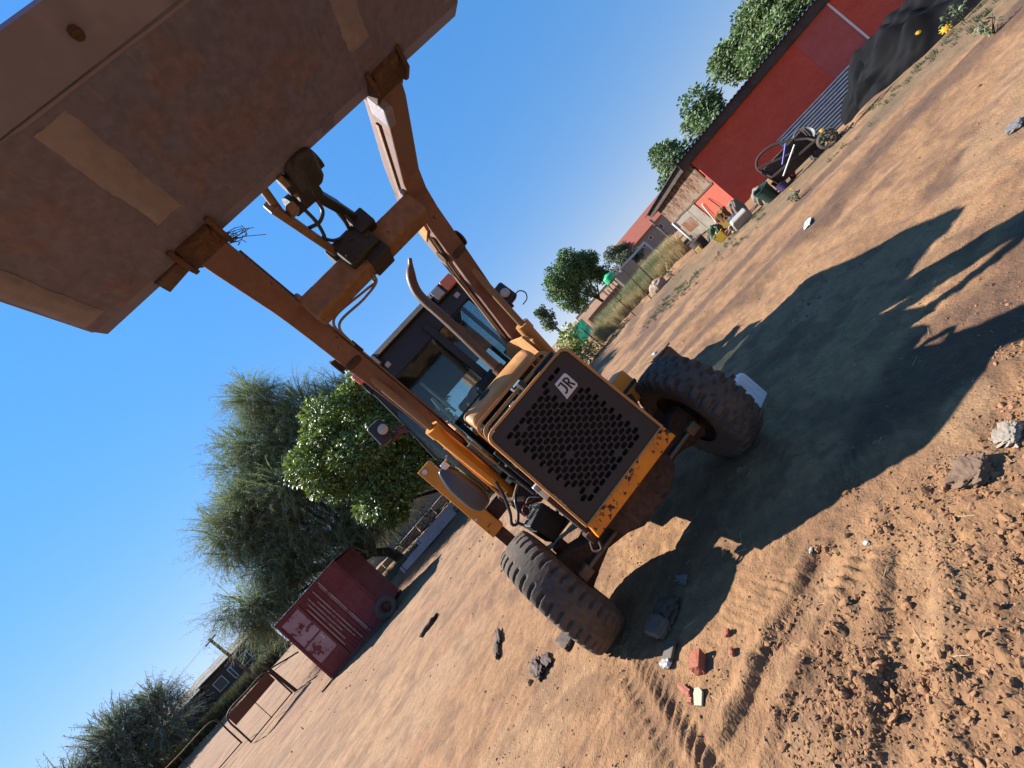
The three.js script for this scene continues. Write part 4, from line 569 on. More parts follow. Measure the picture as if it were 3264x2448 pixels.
// the long red shed: its near wall faces away from the sun, its end wall towards it
{
  const c0 = [12.0, -9.9], u = [0.86, 0.51], v = [0.397, -0.918], ang = Math.atan2(-u[1], u[0]), angv = Math.atan2(-v[1], v[0]);
  const S = thing('long_shed', 'long low red shed with a dark overhanging roof edge', 'shed', [c0[0], 0, c0[1]], ang);
  const P = (n, g, m, p = S) => mesh(n, g, m, p);
  const f = P('front_wall', [rbox(0, 4.25, -0.2, 2.40, -0.15, 0, 0.01), rbox(5.5, 6.70, -0.2, 2.40, -0.15, 0, 0.01), rbox(7.6, 10.5, -0.2, 2.40, -0.15, 0, 0.01), rbox(6.70, 7.6, -0.2, 0.30, -0.15, 0, 0.01), rbox(6.7, 7.6, 2.0, 2.40, -0.15, 0, 0.01)], M.redWall);
  P('repainted_panel', [rbox(4.25, 5.5, -0.2, 2.40, -0.15, 0.002, 0.01)], M.redWallPale, f);
  P('cover_strip', [rbox(5.47, 5.53, 0.0, 2.39, 0.003, 0.03, 0.006)], M.white, f);
  P('window_board', [rbox(6.705, 7.595, 0.305, 1.995, -0.1, 0.012, 0.006)], M.white, f);
  // end wall: own direction, a little off square
  const E = new THREE.Group(); E.name = 'end_wall'; E.rotation.y = angv - ang; S.add(E);
  const P2 = (n, g, m) => mesh(n, g, m, E);
  // along +x of E runs away from the corner; the outside is at -z there
  const turn = (g) => { g.scale(1, 1, -1); return flip(g); };
  P2('red_panel', [rbox(0.03, 2.85, -0.2, 1.34, 0.0, 0.10, 0.01)], M.redWall);
  for (let k = 0; k < 5; k++) { const x0 = 0.1 + k * 1.4; const g = corrugated(1.44, 1.02, 0.13, 0.02, 4, 0.05, k); g.translate(x0, 1.38 + (k % 2) * 0.02, -0.03 - 0.012 * (k % 2)); P2('roof_sheet', turnSheet(g), M.rustSheet); }
  for (let k = 0; k < 3; k++) { const g = corrugated(1.3, 1.3, 0.13, 0.018, 4, 0.05, k + 9); g.translate(2.95 + k * 1.22, 0.02, 0.0 - 0.012 * (k % 2)); P2('wall_sheet', turnSheet(g), M.paleSheet); }
  P2('rust_patch', [jitter(rbox(4.5, 6.35, 0.45, 1.02, -0.03, -0.024, 0.002, 2), 0.01, 3)], M.rustAndShade);
  P2('corner_post', [rbox(6.85, 7.05, -0.1, 1.4, -0.12, -0.02, 0.02)], M.white);
  P2('sheet_rail', [rbox(0.1, 7.0, 1.31, 1.375, -0.045, 0.06, 0.01)], M.timber);
  P2('stick', [bar([1.0, 0.35, -0.12], [1.35, 1.05, -0.05], 0.05, 0.03)], M.timber); P2('drain_pipe', [rod([2.2, 1.05, -0.06], [2.55, 0.12, -0.1], 0.04, 0.04, 12)], M.white);
  P2('back_panel', [rbox(2.9, 7.0, -0.2, 2.35, 0.08, 0.14, 0.01)], M.timber);
  // roof with a fascia board along the near eave
  // roof: a sheet deck in the plan of the shed, falling slightly to the rear
  const plan = new THREE.Shape([[-0.42, -0.24], [10.7, -0.24], [10.7, 8.2], [-1.50, 8.2]].map((p) => new THREE.Vector2(...p))), rg = new THREE.ExtrudeGeometry(plan, { depth: 0.03, bevelEnabled: false }); rg.rotateX(-Math.PI / 2); rg.translate(0, 2.695, 0);
  const roof = P('roof', muv(rg), M.fascia);
  P('eave_board', [rbox(-0.4, 10.6, 2.41, 2.69, 0.16, 0.20, 0.008)], M.fascia, roof);
  P('eave_soffit', [rbox(-0.4, 10.6, 2.395, 2.408, -0.15, 0.16, 0.003)], M.fascia, roof);
  { const g = corrugated(11.1, 0.34, 0.15, 0.02, 1); g.rotateX(-Math.PI / 2); g.translate(-0.42, 2.745, 0.3); P('eave_sheet', g, M.zinc, roof); }
  { const E2 = new THREE.Group(); E2.name = 'end_fascia'; E2.rotation.y = angv - ang; S.add(E2); mesh('eave_board', [rbox(-0.1, 8.0, 2.42, 2.69, -0.30, -0.26, 0.008)], M.fascia, E2); mesh('eave_soffit', [rbox(0.0, 7.9, 2.40, 2.412, -0.26, 0.1, 0.003)], M.fascia, E2); mesh('roof_edge', [rbox(-0.1, 8.05, 2.73, 2.75, -0.36, 0.1, 0.006)], M.zinc, E2); }
}
function turnSheet(g) { return [g]; }

// red kiosk made of sheet panels
{
  const a = [-8.42, -10.85], b = [-6.0, -10.9], W = Math.hypot(b[0] - a[0], b[1] - a[1]), turn = Math.atan2(-(b[1] - a[1]), b[0] - a[0]);
  const K = thing('site_kiosk', 'weathered dark red sheet metal kiosk standing on the sand', 'kiosk', [a[0], gy(...a), a[1]], turn);
  M.kiosk = wornPaint({ base: [0.48, 0.135, 0.15], tone: [0.53, 0.155, 0.16], dust: [0.60, 0.34, 0.30], chip: [0.42, 0.2, 0.18], dustAmt: 0.4, chipAmt: 0.35, rough: 0.6, rep: 0.5, seed: 111, streak: 0.3 });
  M.kioskFaded = wornPaint({ base: [0.82, 0.68, 0.68], tone: [0.76, 0.58, 0.58], dust: [0.66, 0.5, 0.45], chip: [0.5, 0.17, 0.16], dustAmt: 0.4, chipAmt: 0.72, rough: 0.75, rep: 0.7, seed: 113 });
  M.kioskStripe = wornPaint({ base: [0.80, 0.67, 0.62], tone: [0.72, 0.57, 0.52], dust: [0.66, 0.5, 0.42], chip: [0.48, 0.14, 0.14], dustAmt: 0.4, chipAmt: 0.6, rough: 0.75, rep: 1.2, seed: 115 });
  const P = (n, g, m, p = K) => mesh(n, g, m, p), H = 2.34, D = 2.1;
  P('shell', [rbox(0.02, W - 0.02, 0.05, H - 0.03, -D, -0.03, 0.02), rbox(0.0, 0.06, 0.03, H, -0.06, 0, 0.012), rbox(W - 0.06, W, 0.03, H, -0.06, 0, 0.012), rbox(0.06, W - 0.06, H - 0.08, H, -0.06, -0.004, 0.01), rbox(0.06, W - 0.06, 0.03, 0.1, -0.06, -0.004, 0.01)], M.kiosk);
  const door = P('door', [rbox(0.07, 0.82, 0.11, H - 0.09, -0.035, -0.012, 0.006), rbox(0.05, 0.075, 0.1, H - 0.1, -0.03, 0.006, 0.004), rbox(0.82, 0.85, 0.1, H - 0.08, -0.03, 0.006, 0.004)], M.kiosk);
  P('door_poster', [jitter(rbox(0.13, 0.76, 1.28, 2.18, -0.0118, -0.0098, 0.001), 0.002, 9)], M.kioskFaded, door);
  P('door_poster', [jitter(rbox(0.12, 0.77, 0.58, 1.22, -0.0118, -0.0098, 0.001), 0.002, 9)], M.kioskFaded, door);
  P('door_handle', [rod([0.70, 1.0, 0.01], [0.70, 1.16, 0.01], 0.012)], M.chrome, door);
  const g1 = corrugated(0.85, H - 0.2, 0.105, 0.014, 3); g1.translate(0.87, 0.1, -0.015); P('ribbed_panel', g1, M.kiosk);
  for (const [x, y0, y1] of [[0.93, 0.4, 1.95], [1.05, 0.5, 2.1], [1.16, 0.75, 2.15], [1.28, 0.35, 1.9], [1.39, 0.15, 2.2]]) P('worn_rib', [rbox(x - 0.018, x + 0.022, y0, y1, -0.004, 0.003, 0.003)], M.kioskStripe);
  P('smooth_panel', [rbox(1.70, W - 0.07, 0.11, H - 0.09, -0.03, -0.014, 0.005)], M.kiosk);
  P('panel_strip', [rbox(1.66, 1.70, 0.1, H - 0.08, -0.03, 0.004, 0.004), rbox(1.62, 1.645, 0.2, 2.2, -0.012, 0.006, 0.004)], M.kioskStripe);
  P('roof_sheet', [jitter(rbox(-0.06, W + 0.05, H + 0.002, H + 0.03, -D - 0.05, 0.05, 0.008, 2), 0.012, 3)], M.zinc);
  P('skid', rbox(-0.02, W + 0.02, -0.08, 0.03, -0.12, 0.0, 0.01), M.timber); P('skid', rbox(-0.02, W + 0.02, -0.08, 0.03, -D, -D + 0.12, 0.01), M.timber);
  P('step_timber', [bar([-0.35, 0.02, 0.1], [0.1, 0.03, 0.06], 0.07, 0.05)], M.timber);
}
// dark tyre half buried against the kiosk corner
{ const g = new THREE.TorusGeometry(0.24, 0.10, 14, 36); g.rotateX(-0.2); g.rotateY(0.5); g.translate(0, 0.3, 0); const inner = new THREE.TorusGeometry(0.20, 0.03, 8, 36); inner.rotateX(-0.2); inner.rotateY(0.5); inner.translate(0.03, 0.3, 0.06); const t = thing('scrap_tyre', 'black scrap tyre leaning on the corner of the red kiosk', 'tyre', [-5.92, gy(-5.9, -10.7) - 0.02, -10.75]); mesh('tread', [g], M.rubber, t); mesh('bead', [inner], M.rubber, t); }

// far houses
function house(name, label, [ax, az], [bx, bz], H, depth, wallM, roofM, wins, peak = 0.9, over = 0.3) {
  const W = Math.hypot(bx - ax, bz - az), y = Math.min(gy(ax, az), gy(bx, bz)) - 0.3, h = thing(name, label, 'house', [ax, y, az], Math.atan2(-(bz - az), bx - ax)), P = (n, g, m, p = h) => mesh(n, g, m, p);
  H += 0.3;
  P('wall', [rbox(0, W, 0, H, -depth, 0, 0.02)], wallM);
  const rf = P('roof', [prof([[over, H - 0.05], [-depth / 2, H + peak], [-depth - over, H - 0.05], [-depth - over, H + 0.03], [-depth / 2, H + peak + 0.09], [over, H + 0.03]], -over, W + over, 0.01)], roofM);
  P('gable', [prof([[0, H - 0.02], [-depth / 2, H + peak - 0.04], [-depth, H - 0.02]], 0.02, W - 0.02, 0)], wallM, rf);
  for (const [x0, x1, y0, y1] of wins) { const w = P('window', [rbox(x0, x1, y0 + 0.3, y1 + 0.3, -0.05, 0.03, 0.01)], M.white); P('pane', [rbox(x0 + 0.06, x1 - 0.06, y0 + 0.36, y1 + 0.24, 0.031, 0.036, 0.002)], M.darkGlass, w); }
  return h;
}
house('grey_house', 'low grey house with small dark windows beyond the grass bank', [-28.9, -35.4], [-24.2, -38.6], 2.9, 5, M.greyHouse, M.greyHouse, [[0.5, 1.3, 1.4, 2.3], [1.7, 2.0, 1.2, 2.3], [2.6, 3.4, 1.4, 2.3]], 0.7);
house('dark_house', 'long dark grey barn with a low shaded front behind the feathery trees', [-36.5, -29.5], [-29.0, -35.9], 2.7, 6, M.greyHouse, M.fascia, [[5.4, 6.3, 1.1, 2.0]], 0.9);
house('orange_roofed_house', 'pale house with an orange tiled roof behind the red shed', [30.6, -48.3], [38.5, -41.6], 2.9, 8, M.plaster, M.roofRed, [[1.6, 2.0, 1.7, 2.2], [2.9, 3.3, 1.7, 2.2], [4.1, 4.5, 1.7, 2.2], [5.6, 6.3, 1.6, 2.3]], 2.0, 0.5);
// back wall of a yard beyond the fruit tree
{ const w = thing('boundary_wall', 'plain pale mauve plastered wall behind the fruit tree', 'wall', [-11.3, gy(-11.3, -26.4) - 0.3, -26.4], -0.02); for (let k = 0; k < 3; k++) mesh('panel', [rbox(k * 2.4 + 0.02, k * 2.4 + 2.38, 0, 2.75, -0.15, 0, 0.02)], M.plaster, w); mesh('coping', [rbox(-0.05, 7.25, 2.753, 2.83, -0.2, 0.05, 0.015)], M.plaster, w); mesh('plinth', [rbox(-0.02, 7.22, 0, 0.75, 0.002, 0.05, 0.01)], M.plaster, w); }
// low pale wall or kerb by the sand
{ const w = thing('kerb_wall', 'low sunlit sandstone kerb running behind the stacked pipes', 'wall', [-9.6, gy(-9.6, -20.6), -20.4], 0.22); for (let k = 0; k < 6; k++) mesh('stone', [jitter(rbox(k * 1.25 + 0.02, k * 1.25 + 1.22, -0.2, 0.30, -0.3, 0, 0.03, 3), 0.02, 4, k)], M.plaster, w); }

// ---------------------------------------------------------------- gates, fence, poles
function tubeGate(name, label, a, b, H, panel) {
  const [ax, az] = a, [bx, bz] = b, W = Math.hypot(bx - ax, bz - az), g = thing(name, label, 'gate', [ax, gy(ax, az), az], Math.atan2(-(bz - az), bx - ax)), P = (n, ge, m) => mesh(n, ge, m, g), y0 = 0.06, dy = gy(bx, bz) - gy(ax, az);
  P('frame', [tube([[0, y0, 0], [0.0, H * 0.5, 0], [0, H - 0.28, 0], [0.05, H - 0.1, 0], [0.22, H, 0], [W * 0.5, H + dy * 0.5, 0], [W - 0.2, H + dy, 0], [W - 0.05, H + dy - 0.1, 0], [W, H + dy - 0.28, 0], [W, H * 0.5 + dy, 0], [W, y0 + dy, 0]], 0.028, 120, 8)], M.steelTube);
  P('bottom_rail', [rod([0, y0 + 0.04, 0], [W, y0 + dy + 0.04, 0], 0.025)], M.steelTube);
  P('brace', [rod([W * 0.48, H + dy * 0.48, 0], [W * 0.48, y0 + dy * 0.5, 0], 0.012)], M.steelTube);
  if (panel) P('shadow_panel', [rbox(W * 0.03, W * 0.97, H * 0.62, H * 0.93, -0.012, 0.006, 0.003)], M.rustAndShade);  // brown panel added in place of a shadow on the ground beyond
  return g;
}
tubeGate('yard_gate', 'rusty tubular gate with a brown panel standing for a shadow beside the red kiosk', [-13.05, -13.6], [-11.75, -14.6], 1.38, true);
tubeGate('yard_gate', 'bare bent tube gate leaf lying past the gate with the shadow panel', [-16.9, -14.2], [-14.7, -15.5], 1.5, false);
{ const p = thing('gate_post', 'thick rusty gate post braced by a slanting bar', 'post', [-11.72, gy(-11.7, -14.75), -14.78]); mesh('post', [rod([0, -0.1, 0], [-0.1, 1.62, 0.0], 0.06, 0.055)], M.steelTube, p); mesh('stay', [rod([-0.08, 1.3, 0], [0.9, 0.9, -0.2], 0.03)], M.steelTube, p); }
M.wire = std(0.05, 0.05, 0.05, 1);
{
  const p = thing('utility_pole', 'thin timber utility pole with a wire above the grey house', 'pole', [-21.3, gy(-21.3, -28.6), -28.6]);
  mesh('shaft', [rod([0, -0.2, 0], [-0.2, 4.55, 0.1], 0.11, 0.085)], M.timber, p);
  mesh('crossarm', [bar([-0.65, 4.35, 0.1], [0.25, 4.4, 0.1], 0.07, 0.09)], M.timber, p);
  mesh('wire', [tube([[-0.5, 4.45, 0.1], [-5, 3.95, 1.5], [-12, 3.9, 3.2], [-24, 4.6, 6]], 0.009, 60, 5), tube([[0.1, 4.48, 0.1], [4, 4.2, -0.5], [10, 4.4, -1.2], [16, 5.0, -2]], 0.009, 40, 5)], M.wire, p);
}
// fence posts along the dry grass
for (const [x, z, h, lean, lab] of [[8.97, -13.28, 1.78, 0.10, 'brown metal fence post beside the big pale boulder'], [9.45, -12.98, 1.35, 0.05, 'thin dark fence post at the edge of the dry grass'], [8.14, -13.74, 1.72, 0.04, 'leaning fence post with a tangle of wire near its top'], [6.6, -14.9, 1.5, -0.05, 'short fence post beside the yellow-green bush']]) {
  const p = thing('fence_post', lab, 'post', [x, gy(x, z) - 0.05, z], 0, 'posts along the dry grass'); mesh('shaft', [rod([0, 0, 0], [lean, h, 0.05], 0.024, 0.02, 8)], M.steelTube, p); if (lab.includes('tangle')) mesh('wire_tangle', [tube([[0, 1.2, 0], [0.25, 1.3, 0.1], [0.2, 1.0, -0.1], [-0.15, 1.1, 0.12], [0.1, 1.35, 0.05], [0.3, 1.1, 0.0], [0.0, 1.0, 0.1]], 0.012, 60, 5)], M.steelTube, p);
}
{ const w = thing('white_rail', 'long white painted rail on short posts beyond the dry grass', 'rail'); const pts = [[22.2, 1.95, -30.0], [19.1, 2.0, -31.7], [17.5, 1.98, -32.5], [14.4, 2.05, -34.0]]; for (let k = 0; k < 3; k++) mesh('rail', [bar(pts[k], pts[k + 1], 0.2, 0.22)], M.white, w); for (const q of pts) mesh('post', [rbox(q[0] - 0.06, q[0] + 0.06, -0.2, q[1], q[2] - 0.06, q[2] + 0.06, 0.01)], M.white, w); }
{ // water tank on a stand
  const t = thing('water_tank', 'bright green plastic water tank on a timber stand', 'tank', [13.8, gy(13.8, -23.2) + 0.43, -23.2]); t.scale.setScalar(0.75); const m = new THREE.MeshStandardMaterial({ color: new THREE.Color(0.02, 0.34, 0.13), roughness: 0.45 });
  mesh('tank', [lathe([[0, 1.9], [0.5, 1.9], [0.54, 1.96], [0.54, 2.1], [0.52, 2.12], [0.54, 2.14], [0.54, 2.35], [0.52, 2.37], [0.54, 2.4], [0.53, 2.5], [0.34, 2.62], [0.16, 2.66], [0.16, 2.72], [0, 2.72]], 28)], m, t);
  for (const [x, z] of [[-0.45, -0.45], [0.45, -0.45], [-0.45, 0.45], [0.45, 0.45]]) mesh('leg', [rod([x, -0.8, z], [x * 0.9, 1.86, z * 0.9], 0.05)], M.timber, t);
  mesh('deck', [rbox(-0.6, 0.6, 1.83, 1.895, -0.6, 0.6, 0.01)], M.timber, t);
}
{ const s = thing('sheet_fence', 'pale zinc sheet fence joining the end of the red shed', 'fence', [15.4, 0, -18.3], 0.9); for (let k = 0; k < 4; k++) { const g = corrugated(0.86, 2.5, 0.1, 0.016, 3, 0.04, k); g.translate(k * 0.84, 0, (k % 2) * 0.02); mesh('sheet', g, M.paleSheet, s); } mesh('rail', [rbox(0, 3.4, 2.0, 2.07, -0.09, -0.035, 0.01)], M.timber, s); }
{ const s = thing('mud_wall', 'pinkish rendered garden wall in the dry grass', 'wall', [12.6, 0, -20.4], 0.62); for (let k = 0; k < 3; k++) mesh('wall_bay', [jitter(rbox(k * 1.2, k * 1.2 + 1.19, -0.2, 1.75 + 0.12 * (k % 2), -0.15, 0, 0.02, 3), 0.012, 3)], M.plaster, s); }
{ const s = thing('earth_wall', 'low orange earth wall under the white rail', 'wall', [11.6, 0, -25.5], 0.55); M.earth = std(0.42, 0.19, 0.10, 0.95); for (let k = 0; k < 4; k++) mesh('wall_bay', [jitter(rbox(k * 1.6, k * 1.6 + 1.59, -0.2, 1.3, -0.2, 0, 0.03, 3), 0.02, 2.5, k)], M.earth, s); }
{ // shade netting
  const m = new THREE.MeshPhysicalMaterial({ color: new THREE.Color(0.03, 0.30, 0.19), roughness: 0.8, transmission: 0.3, thickness: 0 });
  for (const [x, z, w, h, lab] of [[6.9, -16.6, 0.9, 0.85, 'green shade netting bundled by the yellow-green bush'], [8.4, -19.5, 1.1, 1.0, 'sagging green shade netting over the garden beds']]) { const g = new THREE.PlaneGeometry(w, h, 16, 14); g.translate(0, h / 2 + 0.7, 0); const p = g.attributes.position; for (let i = 0; i < p.count; i++) p.setZ(i, 0.25 * (fbm(p.getX(i) * 3, p.getY(i) * 3 + x, 3) - 0.5) * 2); g.computeVertexNormals(); const o = thing('shade_net', lab, 'netting', [x, gy(x, z), z], 0.5); mesh('net', [g], m, o); mesh('stake', [rod([-w / 2, -0.1, 0], [-w / 2, h + 0.75, 0], 0.02)], M.timber, o); mesh('stake', [rod([w / 2, -0.1, 0], [w / 2, h + 0.7, 0], 0.02)], M.timber, o); }
}

// ---------------------------------------------------------------- trees and plants
const leafMat = (r, g, b, rough = 0.5, tr = 0.3) => new THREE.MeshPhysicalMaterial({ color: new THREE.Color(r, g, b), roughness: rough, transmission: tr, thickness: 0, side: THREE.DoubleSide });
function vcol(m) { m.vertexColors = true; m.color.set(0xffffff); return m; }
// crown of many small leaves: clumps are [x,y,z,r]; each leaf is a bent two-quad blade
function leaves(clumps, per, size, R, { slim = 0.42, shell = 0.55, col = [0.05, 0.09, 0.018], vary = 0.35, tip = [0.13, 0.15, 0.02], droop = 0 } = {}) {
  const pos = [], cols = [], idx = []; let n = 0; const d = V(), a = V(), b = V(), nrm = V();
  for (const [cx, cy, cz, r] of clumps) { const count = Math.round(per * r * r);
    for (let k = 0; k < count; k++) {
      d.set(R() * 2 - 1, R() * 2 - 1, R() * 2 - 1); if (d.lengthSq() > 1 || d.lengthSq() < 1e-3) { k--; continue; } d.normalize();
      const q = r * Math.pow(shell + (1 - shell) * R(), 0.8) * (0.72 + 0.5 * fbm(d.x * 2.5 + cx, d.y * 2.5 + d.z * 2 + cz, 2));
      const px = cx + d.x * q, py = cy + d.y * q * 0.92, pz = cz + d.z * q, L = size * (0.6 + 0.8 * R());
      a.set(R() * 2 - 1, R() * 1.2 - 0.6 - droop, R() * 2 - 1).addScaledVector(d, 0.9).normalize(); nrm.set(R() * 2 - 1, R() * 1.5 + 0.2, R() * 2 - 1).normalize(); b.crossVectors(a, nrm).normalize(); nrm.crossVectors(b, a);
      const w = L * slim * 0.5, t = R(), f = 1 + (R() - 0.5) * 2 * vary, tw = t > 0.86 ? 1 : t * 0.25, c = mix3(col, tip, tw).map((x) => x * f);
      const v = [[0, 0, 0], [0.35, 1, 0.12], [0.35, -1, 0.12], [0.75, 0.8, 0.05], [0.75, -0.8, 0.05], [1, 0, -0.12]];
      for (const [s, e, h] of v) { pos.push(px + a.x * L * s + b.x * w * e + nrm.x * L * h, py + a.y * L * s + b.y * w * e + nrm.y * L * h, pz + a.z * L * s + b.z * w * e + nrm.z * L * h); cols.push(...c); }
      idx.push(n, n + 1, n + 2, n + 1, n + 3, n + 4, n + 1, n + 4, n + 2, n + 3, n + 5, n + 4); n += 6;
    } }
  const g = new THREE.BufferGeometry(); g.setAttribute('position', new THREE.Float32BufferAttribute(pos, 3)); g.setAttribute('color', new THREE.Float32BufferAttribute(cols, 3)); g.setIndex(idx); g.computeVertexNormals(); return g;
}
// feathery twigs: long thin strands that start inside a clump and arch outwards and down, with leaflets along them
function strands(clumps, per, len, R, { col = [0.05, 0.075, 0.03], vary = 0.3, width = 0.02, lift = 0.3, sag = 0.5, leaflets = 5 } = {}) {
  const pos = [], cols = [], idx = []; let n = 0; const d = V(), s = V();
  for (const [cx, cy, cz, r, ox = 0, oz = 0] of clumps) { const count = Math.round(per * r * r);
    for (let k = 0; k < count; k++) {
      d.set(R() * 2 - 1, R() * 1.7 - 0.7, R() * 2 - 1); if (d.lengthSq() > 1 || d.lengthSq() < 1e-3) { k--; continue; } d.normalize();
      const q = r * (0.35 + 0.6 * R()); let p = V(cx + d.x * q, cy + d.y * q * 0.9, cz + d.z * q); const L = len * (0.5 + 0.9 * R()), v = d.clone().multiplyScalar(1).add(V((R() - 0.5) * 0.8 + ox, lift + (R() - 0.5) * 0.6, (R() - 0.5) * 0.8 + oz)).normalize(), f = 1 + (R() - 0.5) * 2 * vary, c = col.map((x) => x * f);
      s.set(v.z, 0, -v.x).normalize().addScaledVector(V(R() - 0.5, R() - 0.5, R() - 0.5), 0.7).normalize(); const st = 4, first = n;
      for (let i = 0; i <= st; i++) { const w = width * (1 - 0.75 * i / st); pos.push(p.x + s.x * w, p.y + s.y * w, p.z + s.z * w, p.x - s.x * w, p.y - s.y * w, p.z - s.z * w); cols.push(...c, ...c); n += 2; const p0 = p.clone(); p = p.clone().addScaledVector(v, L / st); v.y -= sag / st * (0.6 + 0.8 * R()); v.normalize();
        if (i < st) for (let m = 0; m < leaflets; m++) { const t = R(), q0 = p0.clone().lerp(p, t), e = V(R() - 0.5, R() - 0.7, R() - 0.5).normalize(), l2 = L * (0.10 + 0.10 * R()), w2 = width * 0.9; pos.push(q0.x, q0.y, q0.z, q0.x + e.x * l2 * 0.6 + s.x * w2, q0.y + e.y * l2 * 0.6 + s.y * w2, q0.z + e.z * l2 * 0.6 + s.z * w2, q0.x + e.x * l2, q0.y + e.y * l2, q0.z + e.z * l2); cols.push(...c, ...c, ...c); idx.push(n, n + 1, n + 2); n += 3; } }
      // the ribbon itself (its pairs of points lie between the leaflets in the list)
      let at = first; for (let i = 0; i < st; i++) { const nx = at + 2 + leaflets * 3; idx.push(at, at + 1, nx, nx, at + 1, nx + 1); at = nx; }
    } }
  const g = new THREE.BufferGeometry(); g.setAttribute('position', new THREE.Float32BufferAttribute(pos, 3)); g.setAttribute('color', new THREE.Float32BufferAttribute(cols, 3)); g.setIndex(idx); g.computeVertexNormals(); return g;
}
// break each clump into smaller, unevenly placed ones, so that the outline and the shade are lumpy
function lumpy(cl, k, R, f = 0.46) { const o = []; for (const [x, y, z, r, ...e] of cl) { o.push([x, y, z, r * 0.72, ...e]); for (let i = 0; i < k; i++) { const d = V(R() * 2 - 1, R() * 1.8 - 0.8, R() * 2 - 1).normalize(), q = r * (0.5 + 0.42 * R()); o.push([x + d.x * q, y + d.y * q, z + d.z * q, r * f * (0.6 + 0.7 * R()), ...e]); } } return o; }
const bark = wornPaint({ base: [0.30, 0.23, 0.17], tone: [0.24, 0.18, 0.14], dust: [0.42, 0.34, 0.27], chip: [0.16, 0.12, 0.1], dustAmt: 0.4, chipAmt: 0.5, rough: 0.95, rep: 1, seed: 121, streak: 0.6 });
function limb(pts, r0, r1) { const c = new THREE.CatmullRomCurve3(pts.map((p) => V(...p))), n = 14, g = new THREE.TubeGeometry(c, n, 1, 9), p = g.attributes.position; for (let i = 0; i <= n; i++) { const o = c.getPointAt(i / n), r = lerp(r0, r1, i / n); for (let j = 0; j <= 9; j++) { const k = i * 10 + j; p.setXYZ(k, o.x + (p.getX(k) - o.x) * r, o.y + (p.getY(k) - o.y) * r, o.z + (p.getZ(k) - o.z) * r); } } g.computeVertexNormals(); return g; }
// trunk with limbs reaching the clumps (positions relative to the base)
function trunkFor(base, clumps, r, fork = 0.35, R = rng(1)) { const cx = clumps.reduce((s, c) => s + c[0], 0) / clumps.length, cz = clumps.reduce((s, c) => s + c[2], 0) / clumps.length, top = Math.min(...clumps.map((c) => c[1])); const f = [base[0] * 0.5 + cx * 0.5, lerp(0, top, fork) + 0.3, base[2] * 0.5 + cz * 0.5]; return [limb([[base[0], -0.2, base[2]], [lerp(base[0], f[0], 0.4) + 0.1, f[1] * 0.5, lerp(base[2], f[2], 0.4)], f], r, r * 0.72), ...clumps.map((c) => limb([f, [lerp(f[0], c[0], 0.45) + (R() - 0.5) * 0.3, lerp(f[1], c[1], 0.6), lerp(f[2], c[2], 0.45)], [c[0], c[1] + c[3] * 0.2, c[2]]], r * 0.5, r * 0.12))]; }
function addTree(name, label, x, z, clumps, r, crownGeo, crownMat, group, base = [0, 0, 0]) { const t = thing(name, label, 'tree', [x, gy(x, z), z], 0, group); mesh('trunk', trunkFor(base, clumps, r, 0.4, rng(Math.round(x * 10 + z))), bark, t); mesh('crown', crownGeo, crownMat, t); return t; }

{ // glossy fruit tree beside the cab
  const R = rng(11), x = -3.4, z = -14.6, cl = [[-0.4, 4.0, 0.2, 1.75], [0.9, 4.6, 0.1, 1.8], [-1.0, 5.6, -0.1, 1.4], [0.5, 6.1, 0, 1.45], [1.9, 3.3, 0, 1.6], [-1.4, 3.0, 0.3, 1.05], [2.4, 5.0, -0.4, 1.4], [0.3, 2.5, 0.5, 1.1], [-0.9, 2.2, 0.3, 0.75], [1.5, 2.0, 0.2, 0.9], [1.7, 6.4, -0.5, 1.1], [-1.9, 4.7, 0, 0.85], [2.9, 3.9, -0.4, 1.1], [2.7, 2.7, -0.3, 0.9], [2.2, 1.8, 0, 0.7]];
  const mat = vcol(leafMat(1, 1, 1, 0.6, 0.55));
  addTree('fruit_tree', 'glossy bright green broad-leaved tree growing behind the cab', x, z, cl, 0.2, leaves(lumpy(cl, 8, R), 1150, 0.16, R, { slim: 0.5, shell: 0.5, col: [0.14, 0.22, 0.035], tip: [0.30, 0.36, 0.06], vary: 0.55 }), mat, null, [1.2, 0, -1.6]);
}
{ // tall feathery tree behind the kiosk
  const R = rng(12), x = -8.2, z = -19.6, cl = [[-0.4, 5.6, 0, 2.5], [1.6, 7.6, 0.2, 2.3], [3.4, 8.6, 0, 2.0], [-2.2, 7.2, 0.2, 2.0], [0.6, 9.2, 0, 1.8], [2.5, 5.2, -0.2, 2.3], [-1.6, 4.0, 0.4, 1.7], [4.6, 7.0, -0.4, 1.9], [1.0, 3.4, 0, 1.6], [-2.6, 5.4, 0.8, 1.5], [2.3, 10.2, 0, 1.3], [-0.6, 2.6, 0.2, 1.3], [1.4, 2.2, 0.3, 1.3], [3.0, 3.4, 0.4, 1.4], [-3.2, 3.4, 1.2, 1.1, -0.6, 0.3], [-4.2, 3.6, 2.6, 0.8, -0.8, 0.4], [-3.7, 2.7, 2.4, 0.9, -0.4, 0.2], [-2.9, 2.0, 1.9, 0.8, -0.2, 0.2]];
  addTree('feathery_tree', 'tall grey-green feathery tree towering behind the red kiosk', x, z, cl, 0.28, strands(lumpy(cl, 5, R, 0.55), 215, 1.15, R, { col: [0.16, 0.20, 0.085], width: 0.022, sag: 0.8, lift: 0.1, leaflets: 6 }), vcol(leafMat(1, 1, 1, 0.95, 0.45)), null, [1, 0, 0]);
}
